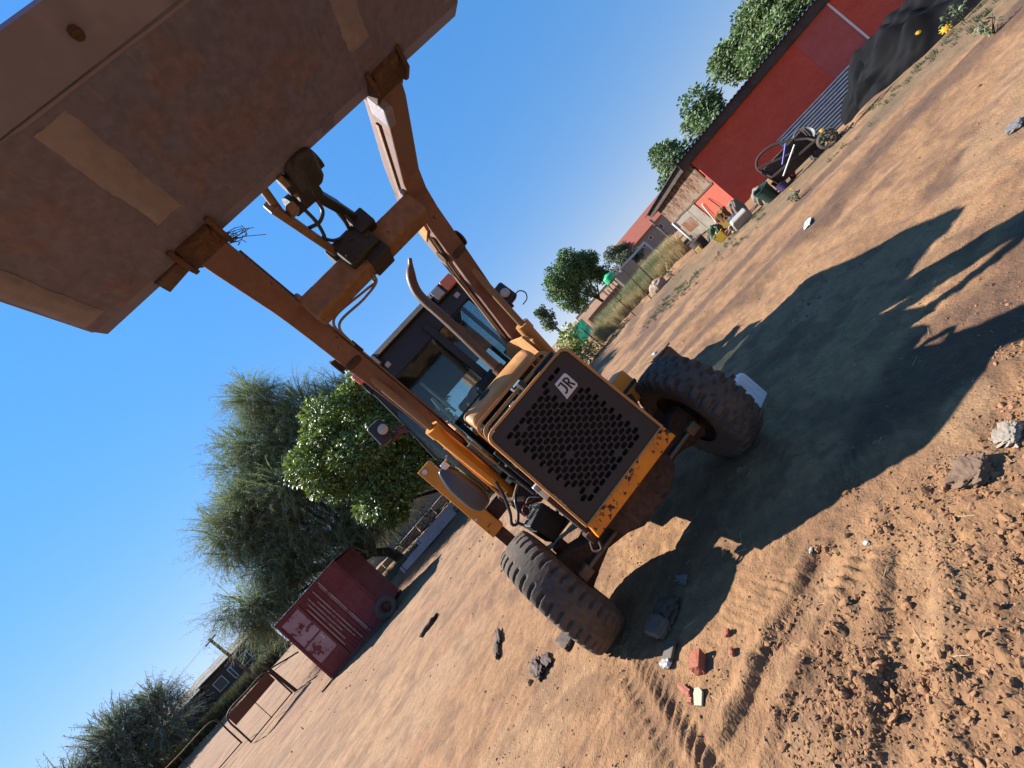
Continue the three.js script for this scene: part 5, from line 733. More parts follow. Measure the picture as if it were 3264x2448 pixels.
{ const R = rng(13), cl = [[-0.6, 2.8, 0, 2.0], [1.4, 3.0, -1.2, 1.9], [-2.6, 3.6, 1.6, 2.2], [0.2, 4.4, -0.2, 1.6], [-4.6, 4.4, 3.2, 2.2], [2.0, 4.2, -1.4, 1.1]]; addTree('feathery_tree', 'dark feathery tree in front of the long grey barn', -30.4, -29.8, cl, 0.3, strands(cl, 190, 1.3, R, { col: [0.15, 0.18, 0.12], width: 0.045, lift: 0.5, sag: 0.7, leaflets: 5 }), vcol(leafMat(1, 1, 1, 0.95, 0.4)), null); }
const farLeaf = vcol(leafMat(1, 1, 1, 0.8, 0.42));
const farTrees = [
  [16.0, -31.0, [[0, 4.5, 0, 2.0], [-1.6, 4.4, 0.6, 1.7], [1.6, 4.0, -0.6, 1.5], [0.3, 5.4, 0, 1.4], [-1.0, 3.0, 0.4, 1.5], [2.0, 3.0, -0.9, 1.1], [-2.1, 5.4, 0.7, 1.1]], 'dark round tree with a gap under its crown past the white rail', [0.045, 0.082, 0.022]],
  [12.0, -32.7, [[0, 3.6, 0, 0.75], [0.3, 4.3, 0, 0.65], [-0.2, 2.9, 0, 0.6]], 'slim grey-green sapling beside the round tree', [0.05, 0.07, 0.035]],
  [18.6, -17.6, [[0, 3.5, 0, 1.35], [0.7, 4.1, -0.4, 1.0], [-0.7, 2.7, 0.4, 1.1], [0.9, 2.9, -0.4, 1.1]], 'small leafy tree peeping over the end of the shed roof', [0.05, 0.075, 0.028]],
  [20.9, -16.4, [[0, 3.7, 0, 1.45], [0.8, 4.2, -0.9, 1.1], [-0.8, 3.0, 0.7, 1.2], [0.9, 3.0, -0.6, 1.2]], 'domed green tree rising over the middle of the shed roof', [0.048, 0.075, 0.026]],
  [23.2, -13.6, [[0, 3.7, 0, 1.9], [0.8, 4.6, -1.2, 1.5], [-0.7, 3.2, 1.0, 1.5], [0.8, 3.6, 1.6, 1.8], [1.3, 4.9, 0.4, 1.5]], 'large soft green tree spreading behind the shed roof', [0.06, 0.085, 0.028]],
  [27.6, -10.6, [[0, 4.0, 0, 1.8], [1.0, 3.4, 1.6, 1.6], [-0.6, 4.8, -1, 1.2]], 'bushy green tree behind the far part of the shed', [0.05, 0.075, 0.028]],
  [30.8, -48.4, [[0, 3.4, 0, 1.5], [1.4, 3.0, -1, 1.3]], 'dark little tree beside the orange-roofed house', [0.035, 0.05, 0.022]],
  [28.6, -44.6, [[0, 2.0, 0, 1.2], [-1.6, 1.6, -1, 1.1], [1.2, 1.6, 0.6, 1.0]], 'low dark hedge bush beneath the orange-roofed house', [0.035, 0.048, 0.02]],
];
farTrees.forEach(([x, z, cl, lab, col], i) => { const R = rng(40 + i); addTree('leafy_tree', lab, x, z, cl, 0.16, leaves(lumpy(cl, 6, R, 0.5), 900, 0.17, R, { slim: 0.6, shell: 0.35, col: [col[0] * 1.5, col[1] * 1.75, col[2] * 1.2], tip: [col[0] * 2.8, col[1] * 2.8, col[2] * 1.8], vary: 0.4 }), farLeaf, 'trees beyond the yard'); });
{ const R = rng(60), cl = [[0, 1.3, 0, 0.6], [0.5, 1.6, -0.2, 0.5], [-0.4, 0.9, 0.2, 0.5], [0.2, 0.6, 0.3, 0.5]]; const t = thing('garden_bush', 'yellow-green bush growing beside the green netting', 'bush', [5.9, gy(5.9, -15.8), -15.8]); mesh('stem', trunkFor([0, 0, 0], cl, 0.05), bark, t); mesh('foliage', leaves(cl, 900, 0.16, R, { slim: 0.5, shell: 0.3, col: [0.17, 0.25, 0.02], tip: [0.40, 0.42, 0.05] }), vcol(leafMat(1, 1, 1, 0.45, 0.4)), t); }
{ const R = rng(61), cl = [[0, 0.5, 0, 0.7], [1.2, 0.45, -0.5, 0.6], [-1.1, 0.5, 0.6, 0.6], [2.0, 0.4, -1.4, 0.5]]; const t = thing('garden_bush', 'dark low shrubs in the shade behind the loader', 'bush', [4.6, gy(4.6, -14.6), -14.6]); mesh('stem', trunkFor([0, 0, 0], cl, 0.04), bark, t); mesh('foliage', leaves(cl, 700, 0.12, R, { slim: 0.4, shell: 0.3, col: [0.045, 0.065, 0.02], tip: [0.1, 0.11, 0.03] }), farLeaf, t); }
{ const R = rng(62), cl = [[0, 0.5, 0, 0.8], [-1.3, 0.55, 0.3, 0.7], [1.2, 0.4, -0.2, 0.6]]; const t = thing('garden_bush', 'low dusty shrub at the foot of the fruit tree', 'bush', [-4.2, gy(-4.2, -16.9), -16.9]); mesh('stem', trunkFor([0, 0, 0], cl, 0.05), bark, t); mesh('foliage', leaves(cl, 500, 0.13, R, { slim: 0.4, shell: 0.3, col: [0.04, 0.055, 0.02], tip: [0.09, 0.09, 0.03] }), farLeaf, t); }
// grass: tufts of thin blades
function tuft(R, n, h, spread, w = 0.006) { const pos = [], idx = []; let k = 0; for (let i = 0; i < n; i++) { const a = R() * 6.283, r = spread * Math.sqrt(R()) * 0.5, x = r * Math.cos(a), z = r * Math.sin(a), l = h * (0.5 + 0.6 * R()), b = R() * 6.283, lean = l * (0.1 + 0.45 * R()), c = Math.cos(b), s = Math.sin(b); pos.push(x - s * w, 0, z + c * w, x + s * w, 0, z - c * w, x + c * lean * 0.35 - s * w * 0.7, l * 0.6, z + s * lean * 0.35 + c * w * 0.7, x + c * lean * 0.35 + s * w * 0.7, l * 0.6, z + s * lean * 0.35 - c * w * 0.7, x + c * lean, l, z + s * lean); idx.push(k, k + 1, k + 2, k + 1, k + 3, k + 2, k + 2, k + 3, k + 4); k += 5; } const g = new THREE.BufferGeometry(); g.setAttribute('position', new THREE.Float32BufferAttribute(pos, 3)); g.setIndex(idx); g.computeVertexNormals(); return g; }
const grassM = new THREE.MeshPhysicalMaterial({ color: 0xffffff, roughness: 0.8, transmission: 0.3, thickness: 0, side: THREE.DoubleSide });
{
  const R = rng(71), spots = [], A = [7.2, -16.2], B = [12.6, -12.6], n = [0.56, -0.83];
  for (let i = 0; i < 5200; i++) { const t = R() * 1.05, d = 0.2 + 7 * Math.pow(R(), 1.4), x = lerp(A[0], B[0], t) + n[0] * d + (R() - 0.5) * 0.5, z = lerp(A[1], B[1], t) + n[1] * d + (R() - 0.5) * 0.5; if (fbm(x * 0.5, z * 0.5 + 3, 3) < 0.3 || Math.atan2(x + 0.52, 3.18 - z) > 0.635) continue; const s = 0.45 + 0.6 * sm(0, 2, d) * sm(6.5, 3, d) * (0.5 + 0.7 * fbm(x * 0.7, z * 0.7, 3)) + R() * 0.2, gN = fbm(x * 0.45 + 8, z * 0.45, 3), c = mix3([0.42, 0.33, 0.155], [0.20, 0.21, 0.085], sm(0.45, 0.65, gN) * 0.9), f = 0.75 + 0.5 * R(); spots.push([x, gy(x, z) - 0.02, z, [s, s * 1.15, s], 0, R() * 6.28, 0, c[0] * f, c[1] * f, c[2] * f]); }
  scatter('dry_grass', 'tall straw-coloured dry grass between the shed and the fence posts', 'grass', tuft(rng(3), 26, 0.9, 0.5, 0.009), grassM, spots);
  const bank = []; for (let i = 0; i < 3600; i++) { const t = R(), d = R() * 7, x = lerp(-32, -21.5, t) - 0.62 * d, z = lerp(-30.2, -31.8, t) - 0.78 * d - 1; const f = 0.7 + 0.6 * R(), c = mix3([0.06, 0.07, 0.022], [0.115, 0.1, 0.04], fbm(x * 0.3, z * 0.3, 3)); bank.push([x, gy(x, z) - 0.05, z, 1.0 + R() * 0.5, 0, R() * 6.28, 0, c[0] * f, c[1] * f, c[2] * f]); }
  scatter('bank_grass', 'olive grass on the bank in front of the grey house', 'grass', tuft(rng(4), 22, 0.8, 0.9, 0.018), grassM, bank);
  const verge = []; for (let i = 0; i < 900; i++) { const t = R(), x = lerp(6.2, 11.5, t) + (R() - 0.5) * 2.2, z = lerp(-9.5, 0.4, t) + (R() - 0.5) * 1.6; if (fbm(x * 0.9, z * 0.9, 3) < 0.5) continue; const s = 0.05 + 0.10 * R(), f = 0.6 + 0.6 * R(); verge.push([x, groundY(x, z) - 0.005, z, s, 0, R() * 6.28, 0, 0.075 * f, 0.088 * f, 0.032 * f]); }
  scatter('verge_grass', 'sparse short green grass on the verge before the shed', 'grass', tuft(rng(6), 18, 0.8, 0.9, 0.03), grassM, verge);
  const kg = []; for (let i = 0; i < 420; i++) { const x = -9 + R() * 4.5, z = -19.5 + R() * 3.2, s = 0.15 + 0.25 * R(), f = 0.6 + 0.6 * R(); if (fbm(x * 0.8, z * 0.8, 3) < 0.45) continue; kg.push([x, gy(x, z), z, s, 0, R() * 6.28, 0, 0.16 * f, 0.14 * f, 0.06 * f]); }
  scatter('kerb_grass', 'dry yellow grass growing along the sandstone kerb', 'grass', tuft(rng(8), 18, 0.8, 0.9, 0.02), grassM, kg);
}
// small flowering weeds
function weed(x, z, h, label, flowers, seed) {
  const R = rng(seed), t = thing('flowering_weed', label, 'weed', [x, groundY(x, z), z]); const cl = [], st = [];
  for (let k = 0; k < 9; k++) { const a = R() * 6.28, l = h * (0.5 + 0.5 * R()), q = [Math.cos(a) * h * 0.5 * R(), l, Math.sin(a) * h * 0.5 * R()]; st.push(limb([[0, 0, 0], [q[0] * 0.4, l * 0.5, q[2] * 0.4], q], 0.006, 0.003)); cl.push([q[0] * 0.8, l * 0.75, q[2] * 0.8, h * 0.22]); }
  mesh('stem', st, std(0.08, 0.11, 0.035, 0.8), t); mesh('foliage', leaves(cl, 1500 / (h * 4), 0.07, R, { slim: 0.4, shell: 0.1, col: [0.085, 0.12, 0.045], tip: [0.17, 0.2, 0.09] }), vcol(leafMat(1, 1, 1, 0.6, 0.35)), t);
  for (const [fx, fy, fz, r] of flowers) { const g = new THREE.SphereGeometry(r, 14, 8); g.scale(1, 0.4, 1); const pet = []; for (let k = 0; k < 9; k++) { const p = new THREE.SphereGeometry(r * 0.5, 8, 6); p.scale(1.2, 0.25, 0.55); p.translate(r * 0.95, 0, 0); p.rotateY(k * 0.7); pet.push(p); } const mm = merge([g, ...pet]); mm.rotateX(0.9); mm.rotateY(-0.7); mm.translate(fx, fy, fz); mesh('flower', mm, std(0.75, 0.42, 0.01, 0.7), t); }
}
weed(9.35, -11.6, 0.45, 'weed with a spray of small yellow flowers beside the boulder', [[0.0, 0.44, 0.1, 0.022], [0.1, 0.5, 0, 0.022], [-0.08, 0.36, 0.1, 0.02], [0.05, 0.3, 0.15, 0.02], [0.18, 0.58, 0.0, 0.02]], 91);
weed(9.5, -4.45, 0.4, 'weed with one yellow bloom by the stacked zinc sheets', [[-0.05, 0.42, 0.05, 0.035]], 92);
weed(7.08, -3.77, 0.24, 'tiny weed with pale yellow buds in the open yard', [[0.05, 0.26, 0.0, 0.016]], 93);
weed(8.0, -1.05, 0.34, 'grey-green weed with a single orange-yellow bloom in the verge', [[-0.25, 0.52, -0.12, 0.045]], 94);
weed(10.9, -2.6, 0.42, 'leafy weed with a yellow bud growing through the tarpaulin edge', [[-0.35, 0.45, -0.3, 0.03]], 95);

// ---------------------------------------------------------------- things lying about the yard
function jug(name, label, pos, turn, H, body, capM, lie = 0) {   // plastic canister: shouldered body, handle, spout and cap
  const t = thing(name, label, 'canister', pos, turn), G = new THREE.Group(); void G;
  const W = H * 0.55, D = H * 0.36, X = (g) => { if (lie) { g.rotateZ(Math.PI / 2); g.rotateX(lie); g.translate(H * 0.5, W * 0.48, 0); } return g; };
  const b = new RoundedBoxGeometry(W, H * 0.86, D, 6, H * 0.09), p = b.attributes.position;
  for (let i = 0; i < p.count; i++) { let x = p.getX(i), y = p.getY(i), z = p.getZ(i); const s = sm(H * 0.2, H * 0.43, y); x -= s * W * 0.0; y -= s * sm(0.05, W * 0.5, x) * H * 0.10; const k = 1 - 0.02 * Math.sin(y / H * 40) * (y < H * 0.2 ? 1 : 0); p.setXYZ(i, x * k, y, z * k); }
  b.computeVertexNormals(); b.translate(0, H * 0.43, 0);
  mesh('body', [X(b)], body, t);
  mesh('handle', [X(tube([[W * 0.30, H * 0.80, 0], [W * 0.26, H * 0.93, 0], [0, H * 0.97, 0], [-W * 0.2, H * 0.93, 0], [-W * 0.24, H * 0.84, 0]], H * 0.033, 30, 10))], body, t);
  mesh('neck', [X(rod([-W * 0.32, H * 0.82, 0], [-W * 0.36, H * 0.94, 0], H * 0.07, H * 0.06, 18))], body, t);
  mesh('cap', [X(rod([-W * 0.36, H * 0.92, 0], [-W * 0.385, H * 1.0, 0], H * 0.075, H * 0.075, 18))], capM, t);
  return t;
}
M.redCap = std(0.22, 0.02, 0.02, 0.5);
// oil canister by the offside wheel: built with a bent grip running down into a spout lip
{
  const x = 1.335, z = -0.16, t = thing('oil_canister', 'white plastic oil canister with a red cap beside the wheel', 'canister', [x, groundY(x, z) - 0.005, z], 0.35);
  const s = new THREE.Shape(); s.moveTo(-0.085, 0.0); s.lineTo(0.085, 0.0); s.quadraticCurveTo(0.1, 0.0, 0.1, 0.015); s.lineTo(0.1, 0.235); s.quadraticCurveTo(0.1, 0.285, 0.05, 0.30); s.lineTo(0.01, 0.305); s.lineTo(-0.03, 0.30); s.quadraticCurveTo(-0.085, 0.31, -0.10, 0.355); s.quadraticCurveTo(-0.115, 0.36, -0.115, 0.34); s.quadraticCurveTo(-0.11, 0.27, -0.09, 0.225); s.lineTo(-0.1, 0.2); s.lineTo(-0.1, 0.015); s.quadraticCurveTo(-0.1, 0, -0.085, 0);
  const hole = new THREE.Path(); hole.moveTo(-0.075, 0.235); hole.lineTo(-0.045, 0.262); hole.quadraticCurveTo(-0.075, 0.275, -0.09, 0.30); hole.quadraticCurveTo(-0.09, 0.26, -0.075, 0.235); s.holes.push(hole);
  const g = new THREE.ExtrudeGeometry(s, { depth: 0.07, bevelEnabled: true, bevelSize: 0.018, bevelThickness: 0.02, bevelOffset: -0.018, bevelSegments: 5, curveSegments: 10 }); g.translate(0, 0, -0.035);
  const b = mesh('body', [muv(g)], M.plastic, t); mesh('rib', [rbox(-0.012, -0.004, 0.03, 0.27, 0.054, 0.058, 0.002), rbox(0.05, 0.058, 0.03, 0.25, 0.054, 0.058, 0.002)], M.plastic, b);
  mesh('cap', [rod([0.018, 0.298, 0], [0.02, 0.34, 0], 0.027, 0.025, 22)], M.redCap, t);
}
// weathered yellow steel box standing behind the offside wheel
{ const x = 2.23, z = -2.6, t = thing('steel_box', 'dull yellow steel box standing in the loader shade', 'box', [x, groundY(x, z) - 0.02, z], 0.1); mesh('shell', [rbox(-0.14, 0.14, 0, 0.46, -0.16, 0.16, 0.05, 4)], M.armBrown, t); mesh('lid', [rbox(-0.15, 0.15, 0.462, 0.49, -0.17, 0.17, 0.012)], M.armBrown, t); mesh('hasp', [rbox(-0.03, 0.02, 0.49, 0.52, -0.1, -0.02, 0.008)], M.silver, t); }
const brickM = wornPaint({ base: [0.74, 0.42, 0.30], tone: [0.68, 0.36, 0.26], dust: [0.75, 0.56, 0.43], chip: [0.52, 0.29, 0.22], dustAmt: 0.4, chipAmt: 0.4, rough: 0.95, rep: 3, seed: 131 });
function debris(name, label, cat, x, z, geo, mat, turn = 0, dy = 0, group) { const t = mesh(name, geo, mat); t.position.set(x, groundY(x, z) + dy, z); t.rotation.y = turn; return tag(t, label, cat, group); }
debris('brick_piece', 'broken half of an orange clay brick lying in the sand', 'brick', -0.585, 0.955, lump(0.10, 0.055, 0.066, 0.18, 0.10, 3, 3), brickM, 0.75, 0.005);
debris('brick_piece', 'thin pointed sliver of orange brick beside the punched plate', 'brick', -0.73, 0.965, lump(0.034, 0.034, 0.10, 0.45, 0.2, 2.5, 6), brickM, 0.2);
debris('brick_piece', 'small orange brick chip below the pointed sliver', 'brick', -0.745, 1.03, lump(0.026, 0.024, 0.03, 0.4, 0.2, 2.5, 8, 8), brickM, 0.6);
debris('brick_piece', 'tiny orange brick chip on the crest of the wheel rut', 'brick', -0.435, 1.085, lump(0.04, 0.024, 0.018, 0.4, 0.2, 2.5, 9, 8), brickM, 0.9);
debris('brick_piece', 'small pinkish brick chip next to the lug prints', 'brick', -0.375, 0.985, lump(0.044, 0.02, 0.022, 0.4, 0.2, 2.5, 12, 8), brickM, 0.7);
{ // punched plate: pale plastic piece with round holes
  const s = new THREE.Shape([[-0.035, -0.022], [0.02, -0.026], [0.036, -0.01], [0.034, 0.018], [0.012, 0.026], [-0.034, 0.022]].map((p) => new THREE.Vector2(...p))); for (const [x, y, r] of [[-0.015, 0.004, 0.006], [0.008, 0.0, 0.009], [0.024, 0.004, 0.005]]) { const h = new THREE.Path(); h.absarc(x, y, r, 0, 6.283, true); s.holes.push(h); }
  const g = new THREE.ExtrudeGeometry(s, { depth: 0.008, bevelEnabled: true, bevelSize: 0.002, bevelThickness: 0.002, bevelSegments: 2 }); g.rotateX(-Math.PI / 2); g.rotateZ(0.25); debris('punched_plate', 'small cream plastic plate with three round holes', 'plate', -0.70, 1.07, muv(g), std(0.55, 0.46, 0.30, 0.7), 0.6, 0.012); }
{ // flattened carton with crumpled silver end
  const x = -0.665, z = 0.705, t = thing('crushed_carton', 'flattened dirty silver-lined carton lying in the sand', 'carton', [x, groundY(x, z) + 0.012, z], 0.62); const foil = new THREE.MeshStandardMaterial({ color: new THREE.Color(0.62, 0.6, 0.56), roughness: 0.3, metalness: 0.6 }), card = wornPaint({ base: [0.50, 0.48, 0.43], tone: [0.40, 0.34, 0.28], dust: [0.46, 0.33, 0.22], chip: [0.62, 0.60, 0.56], dustAmt: 0.6, chipAmt: 0.5, rough: 0.7, rep: 6, seed: 140 });
  mesh('panel', [lump(0.125, 0.016, 0.072, 0.1, 0.12, 5, 3).translate(0.012, 0, 0)], card, t); mesh('crumpled_end', [lump(0.045, 0.028, 0.062, 0.3, 0.25, 4, 5).translate(-0.062, 0, 0)], foil, t); }
const darkWood = wornPaint({ base: [0.36, 0.28, 0.24], tone: [0.30, 0.23, 0.19], dust: [0.5, 0.38, 0.28], chip: [0.12, 0.1, 0.09], dustAmt: 0.35, chipAmt: 0.5, rough: 0.9, rep: 4, seed: 143, streak: 0.5 });
debris('dark_slate', 'flat dark stone chip wedged beside the grey tyre', 'stone', -1.2, -0.42, lump(0.11, 0.035, 0.24, 0.3, 0.25, 2.5, 2), darkWood, 0.15);
debris('charred_stick', 'charred stick lying alone on the sand', 'stick', -1.9, -1.62, merge([lump(0.055, 0.045, 0.30, 0.4, 0.3, 4, 3).translate(0.02, 0, -0.12), lump(0.06, 0.05, 0.28, 0.4, 0.3, 4, 7).translate(-0.02, 0, 0.12)]), darkWood, 0.0, 0.0);
debris('wood_scrap', 'splintered grey wood scrap with a dark hollow', 'wood', -1.5, -0.5, merge([lump(0.09, 0.05, 0.26, 0.35, 0.45, 5, 4).translate(-0.03, 0, 0), lump(0.08, 0.03, 0.18, 0.35, 0.45, 5, 6).translate(0.07, 0, 0.04), lump(0.05, 0.025, 0.12, 0.35, 0.45, 5, 9).translate(0.02, 0, -0.12)]), darkWood, 0.25);
debris('charred_log', 'short charred log lying near the kiosk', 'log', -3.5, -5.08, merge([lump(0.32, 0.08, 0.10, 0.5, 0.4, 4, 5), lump(0.16, 0.06, 0.07, 0.5, 0.4, 4, 8).translate(0.18, 0, -0.05)]), darkWood, 0.35);
debris('grey_stone', 'angular grey stone lying in the shadow of the tyre', 'stone', -0.605, 0.49, lump(0.12, 0.07, 0.17, 0.45, 0.25, 3, 31), std(0.24, 0.16, 0.11, 0.95), 0.3, 0.01);
debris('soil_lump', 'rough soil lump beside the angular grey stone', 'soil', -0.49, 0.44, lump(0.16, 0.06, 0.18, 0.5, 0.5, 5, 33, 22), std(0.17, 0.10, 0.065, 0.97), 0.3, 0.0);
debris('plastic_scrap', 'crumpled grey plastic scrap in the wheel shadow', 'scrap', -0.275, 0.39, lump(0.05, 0.028, 0.09, 0.3, 0.5, 4, 3), std(0.30, 0.25, 0.2, 0.7), 0.4);
debris('white_chip', 'white angular stone chip on the broken soil', 'stone', 0.305, 1.385, (() => { const g = rock(35, 1, 0.4); g.scale(0.012, 0.010, 0.013); return g; })(), std(0.62, 0.58, 0.52, 0.8), 0.3, 0.008);
debris('white_chip', 'small white pebble at the end of the smooth rut', 'stone', 0.19, 1.16, (() => { const g = rock(36, 1, 0.4); g.scale(0.016, 0.010, 0.011); return g; })(), std(0.6, 0.56, 0.5, 0.8), 0.3, 0.008);
debris('white_sheet', 'scrap of white paper lying on the open sand', 'paper', 5.25, -2.31, lump(0.34, 0.02, 0.10, 0.15, 0.15, 3, 4), M.white, 0.5, 0.01);
debris('grey_rag', 'crumpled grey rag half buried at the yard edge', 'rag', 4.25, 0.5, lump(0.17, 0.03, 0.09, 0.4, 0.4, 4, 5), std(0.24, 0.22, 0.21, 0.9), 0.3);
debris('clay_slab', 'large hard slab of turned soil with a cracked edge', 'soil', 0.72, 1.62, lump(0.14, 0.05, 0.11, 0.4, 0.35, 4, 37, 20), std(0.24, 0.145, 0.09, 0.97), 0.3, 0.0);
debris('pale_stone', 'pale whitish stone among the soil clods', 'stone', 0.93, 1.66, lump(0.12, 0.035, 0.07, 0.4, 0.4, 5, 38, 18), std(0.42, 0.34, 0.26, 0.9), 0.2, 0.004);
debris('boulder', 'large pale boulder with a brown shaded face beside the grass', 'boulder', 9.3, -12.75, (() => { const g = rock(41, 3, 0.3); g.scale(0.42, 0.42, 0.34); return g; })(), std(0.50, 0.36, 0.25, 0.95), 0.2, 0.12);
// straws
{ const R = rng(151), sp = []; for (let i = 0; i < 130; i++) { const x = -1.9 + R() * 4, z = -0.3 + R() * 2.5; sp.push([x, groundY(x, z) + 0.004, z, [1, 1, 0.5 + R()], (R() - 0.5) * 0.2, R() * 6.28, 0, 0.5, 0.38, 0.2]); } const g = new THREE.CylinderGeometry(0.0011, 0.0008, 0.055, 5); g.rotateX(Math.PI / 2); scatter('loose_straw', 'short pale straws strewn over the soil', 'straw', g, new THREE.MeshStandardMaterial({ roughness: 0.8 }), sp); }

// stacked pipes by the fruit tree
{ const a = [-6.3, -15.5], b = [-3.2, -15.9]; const mk = (lab, x0, z0, x1, z1, y, r) => { const y0 = gy(x0, z0) + y, y1 = gy(x1, z1) + y, t = thing('concrete_beam', lab, 'beam', [x0, y0, z0], 0, 'grey beams stacked by the tree'); mesh('beam', [bar([0, 0, 0], [x1 - x0, y1 - y0, z1 - z0], r * 2, r * 2, 0.02)], M.beam, t); mesh('end_band', [bar([(x1 - x0) * 0.03, (y1 - y0) * 0.03, (z1 - z0) * 0.03], [(x1 - x0) * 0.045, (y1 - y0) * 0.045, (z1 - z0) * 0.045], r * 2.1, r * 2.1, 0.02)], M.black, t); };
  mk('long grey beam lying on the sand under the fruit tree', a[0], a[1], b[0], b[1], 0.14, 0.14); mk('shorter grey beam stacked on the long one', -5.2, -15.85, -2.4, -16.2, 0.40, 0.12); mk('grey beam lying behind the stacked beams', -6.0, -16.2, -2.9, -16.6, 0.13, 0.12); }

// ---------------------------------------------------------------- junk along the red shed
const tarpM = new THREE.MeshPhysicalMaterial({ color: new THREE.Color(0.006, 0.006, 0.007), roughness: 0.8, specularIntensity: 0.25 });
function cloth(x0, z0, x1, z1, w, H, seed, mat, name, label, cat) {   // crumpled sheet over a heap: a closed, folded skin
  const L = Math.hypot(x1 - x0, z1 - z0), nu = 120, nv = 60, pos = [], idx = [];
  for (let j = 0; j <= nv; j++) for (let i = 0; i <= nu; i++) { const u = i / nu, a = (j / nv) * Math.PI, e = Math.pow(Math.sin(Math.PI * clamp(0.02 + 0.96 * u)), 0.45), f = 0.75 + 0.6 * fbm(u * L * 1.1 + seed, seed * 3, 3), fold = 1 + 0.6 * (fbm(u * L * 1.3 + seed + j * 0.02, j * 0.10, 3) - 0.5) * 2 + 0.10 * Math.sin(j * 0.62 + 5 * fbm(u * L * 1.4, seed, 3)) * fbm(u * L * 2, j * 0.08 + seed, 2), y = H * e * f * fold * Math.pow(Math.sin(a), 0.7), s = -Math.cos(a) * w * 0.5 * (0.55 + 0.45 * e) * (0.8 + 0.4 * fold); pos.push(u * L, y - 0.04, s); }
  for (let j = 0; j < nv; j++) for (let i = 0; i < nu; i++) { const a = j * (nu + 1) + i, b = a + 1, c = a + nu + 1, d = c + 1; idx.push(a, c, b, b, c, d); }
  const g = new THREE.BufferGeometry(); g.setAttribute('position', new THREE.Float32BufferAttribute(pos, 3)); g.setIndex(idx); g.computeVertexNormals(); const nn = muv(g.toNonIndexed());
  const t = mesh(name, nn, mat); t.position.set(x0, gy(x0, z0), z0); t.rotation.y = Math.atan2(-(z1 - z0), x1 - x0); return tag(t, label, cat);
}
cloth(11.2, -4.75, 12.3, -2.3, 1.3, 0.86, 4, tarpM, 'tarpaulin_heap', 'tall heap covered by a crumpled black tarpaulin before the shed', 'tarpaulin');
cloth(11.0, -5.1, 11.8, -3.6, 0.9, 0.70, 9, tarpM, 'tarpaulin_heap', 'lower fold of black tarpaulin spilling from the tall heap', 'tarpaulin');
cloth(11.2, -4.05, 11.8, -2.2, 0.26, 0.12, 14, std(0.26, 0.23, 0.20, 0.8), 'rolled_sheeting', 'long roll of grey sheeting lying along the tarpaulin edge', 'sheeting');
cloth(9.75, -4.3, 10.75, -3.75, 0.34, 0.14, 19, std(0.42, 0.22, 0.11, 0.9), 'orange_rug', 'rolled orange rug lying on the ground before the zinc sheets', 'rug');
for (let k = 0; k < 4; k++) { const g = corrugated(0.86, 1.9, 0.076, 0.012, 5, 0.05, k + 30); g.rotateZ(-Math.PI / 2); g.rotateX(-0.30 - 0.03 * k); g.translate(-0.05 * k, 0.86, -0.05 * k); const t = mesh('zinc_sheet', g, M.zinc); t.position.set(10.75 + 0.02 * k, gy(10.8, -5.9), -6.0 - 0.06 * k); t.rotation.y = -1.02; tag(t, ['bluish corrugated zinc sheet leaning on the outside of its stack', 'second bluish corrugated sheet showing behind the outer one', 'third bluish corrugated sheet in the leaning stack', 'innermost bluish corrugated sheet of the leaning stack'][k], 'sheet', 'zinc sheets leaning in a stack'); }
{ // old wheelbarrow tipped on its side
  const t = thing('wheelbarrow', 'old tipped wheelbarrow with a rusty tray frame before the shed', 'wheelbarrow', [9.25, gy(9.25, -5.1), -5.1], -0.86); 
  mesh('tray', [prof([[-0.1, 0.15], [0.1, 0.72], [0.06, 0.74], [-0.16, 0.16]], -0.5, 0.45, 0.01), bar([-0.5, 0.2, -0.1], [-0.55, 0.74, 0.05], 0.03, 0.2), bar([0.45, 0.2, -0.1], [0.5, 0.74, 0.05], 0.03, 0.2)], M.fascia, t);
  mesh('frame', [tube([[-0.5, 0.45, 0.1], [-0.56, 0.85, 0.05], [-0.42, 1.0, 0.02], [-0.1, 0.98, 0.02], [0.15, 0.8, 0.05], [0.42, 0.5, 0.1], [0.5, 0.3, 0.2]], 0.03, 60, 8), bar([-0.55, 0.84, 0.06], [0.1, 0.5, 0.1], 0.06, 0.05), bar([-0.5, 0.45, 0.12], [0.5, 0.35, 0.2], 0.06, 0.05)], M.fascia, t);
  const wg = new THREE.TorusGeometry(0.15, 0.05, 12, 30); wg.translate(0.62, 0.2, 0.25); mesh('wheel', [wg, rod([0.62, 0.2, 0.2], [0.62, 0.2, 0.3], 0.05), ...[0, 1, 2].map((k) => bar([0.62 + 0.12 * Math.cos(k * 1.05), 0.2 + 0.12 * Math.sin(k * 1.05), 0.25], [0.62 - 0.12 * Math.cos(k * 1.05), 0.2 - 0.12 * Math.sin(k * 1.05), 0.25], 0.02, 0.02))], M.rubber, t);
  mesh('blue_pipe', [rod([-0.2, 0.5, 0.22], [0.12, 0.78, 0.18], 0.022)], std(0.03, 0.05, 0.4, 0.4), t); mesh('pale_pipe', [rod([-0.35, 0.3, 0.24], [0.2, 0.62, 0.2], 0.016)], M.white, t);
}
{ const t = thing('enamel_basin', 'chipped grey enamel basin tilted against the zinc sheets', 'basin', [9.8, gy(9.8, -5.05) + 0.52, -5.05], 0.3); const g = lathe([[0.0, -0.02], [0.13, -0.02], [0.2, 0.1], [0.22, 0.11], [0.2, 0.12], [0.12, 0.0], [0, 0.0]], 28); g.rotateX(1.1); g.rotateY(-0.6); mesh('bowl', [g], std(0.32, 0.31, 0.29, 0.5), t); mesh('sack_below', [lump(0.42, 0.5, 0.32, 0.6, 0.25, 2.5, 5).translate(0, -0.54, 0)], std(0.13, 0.12, 0.11, 0.9), t); }
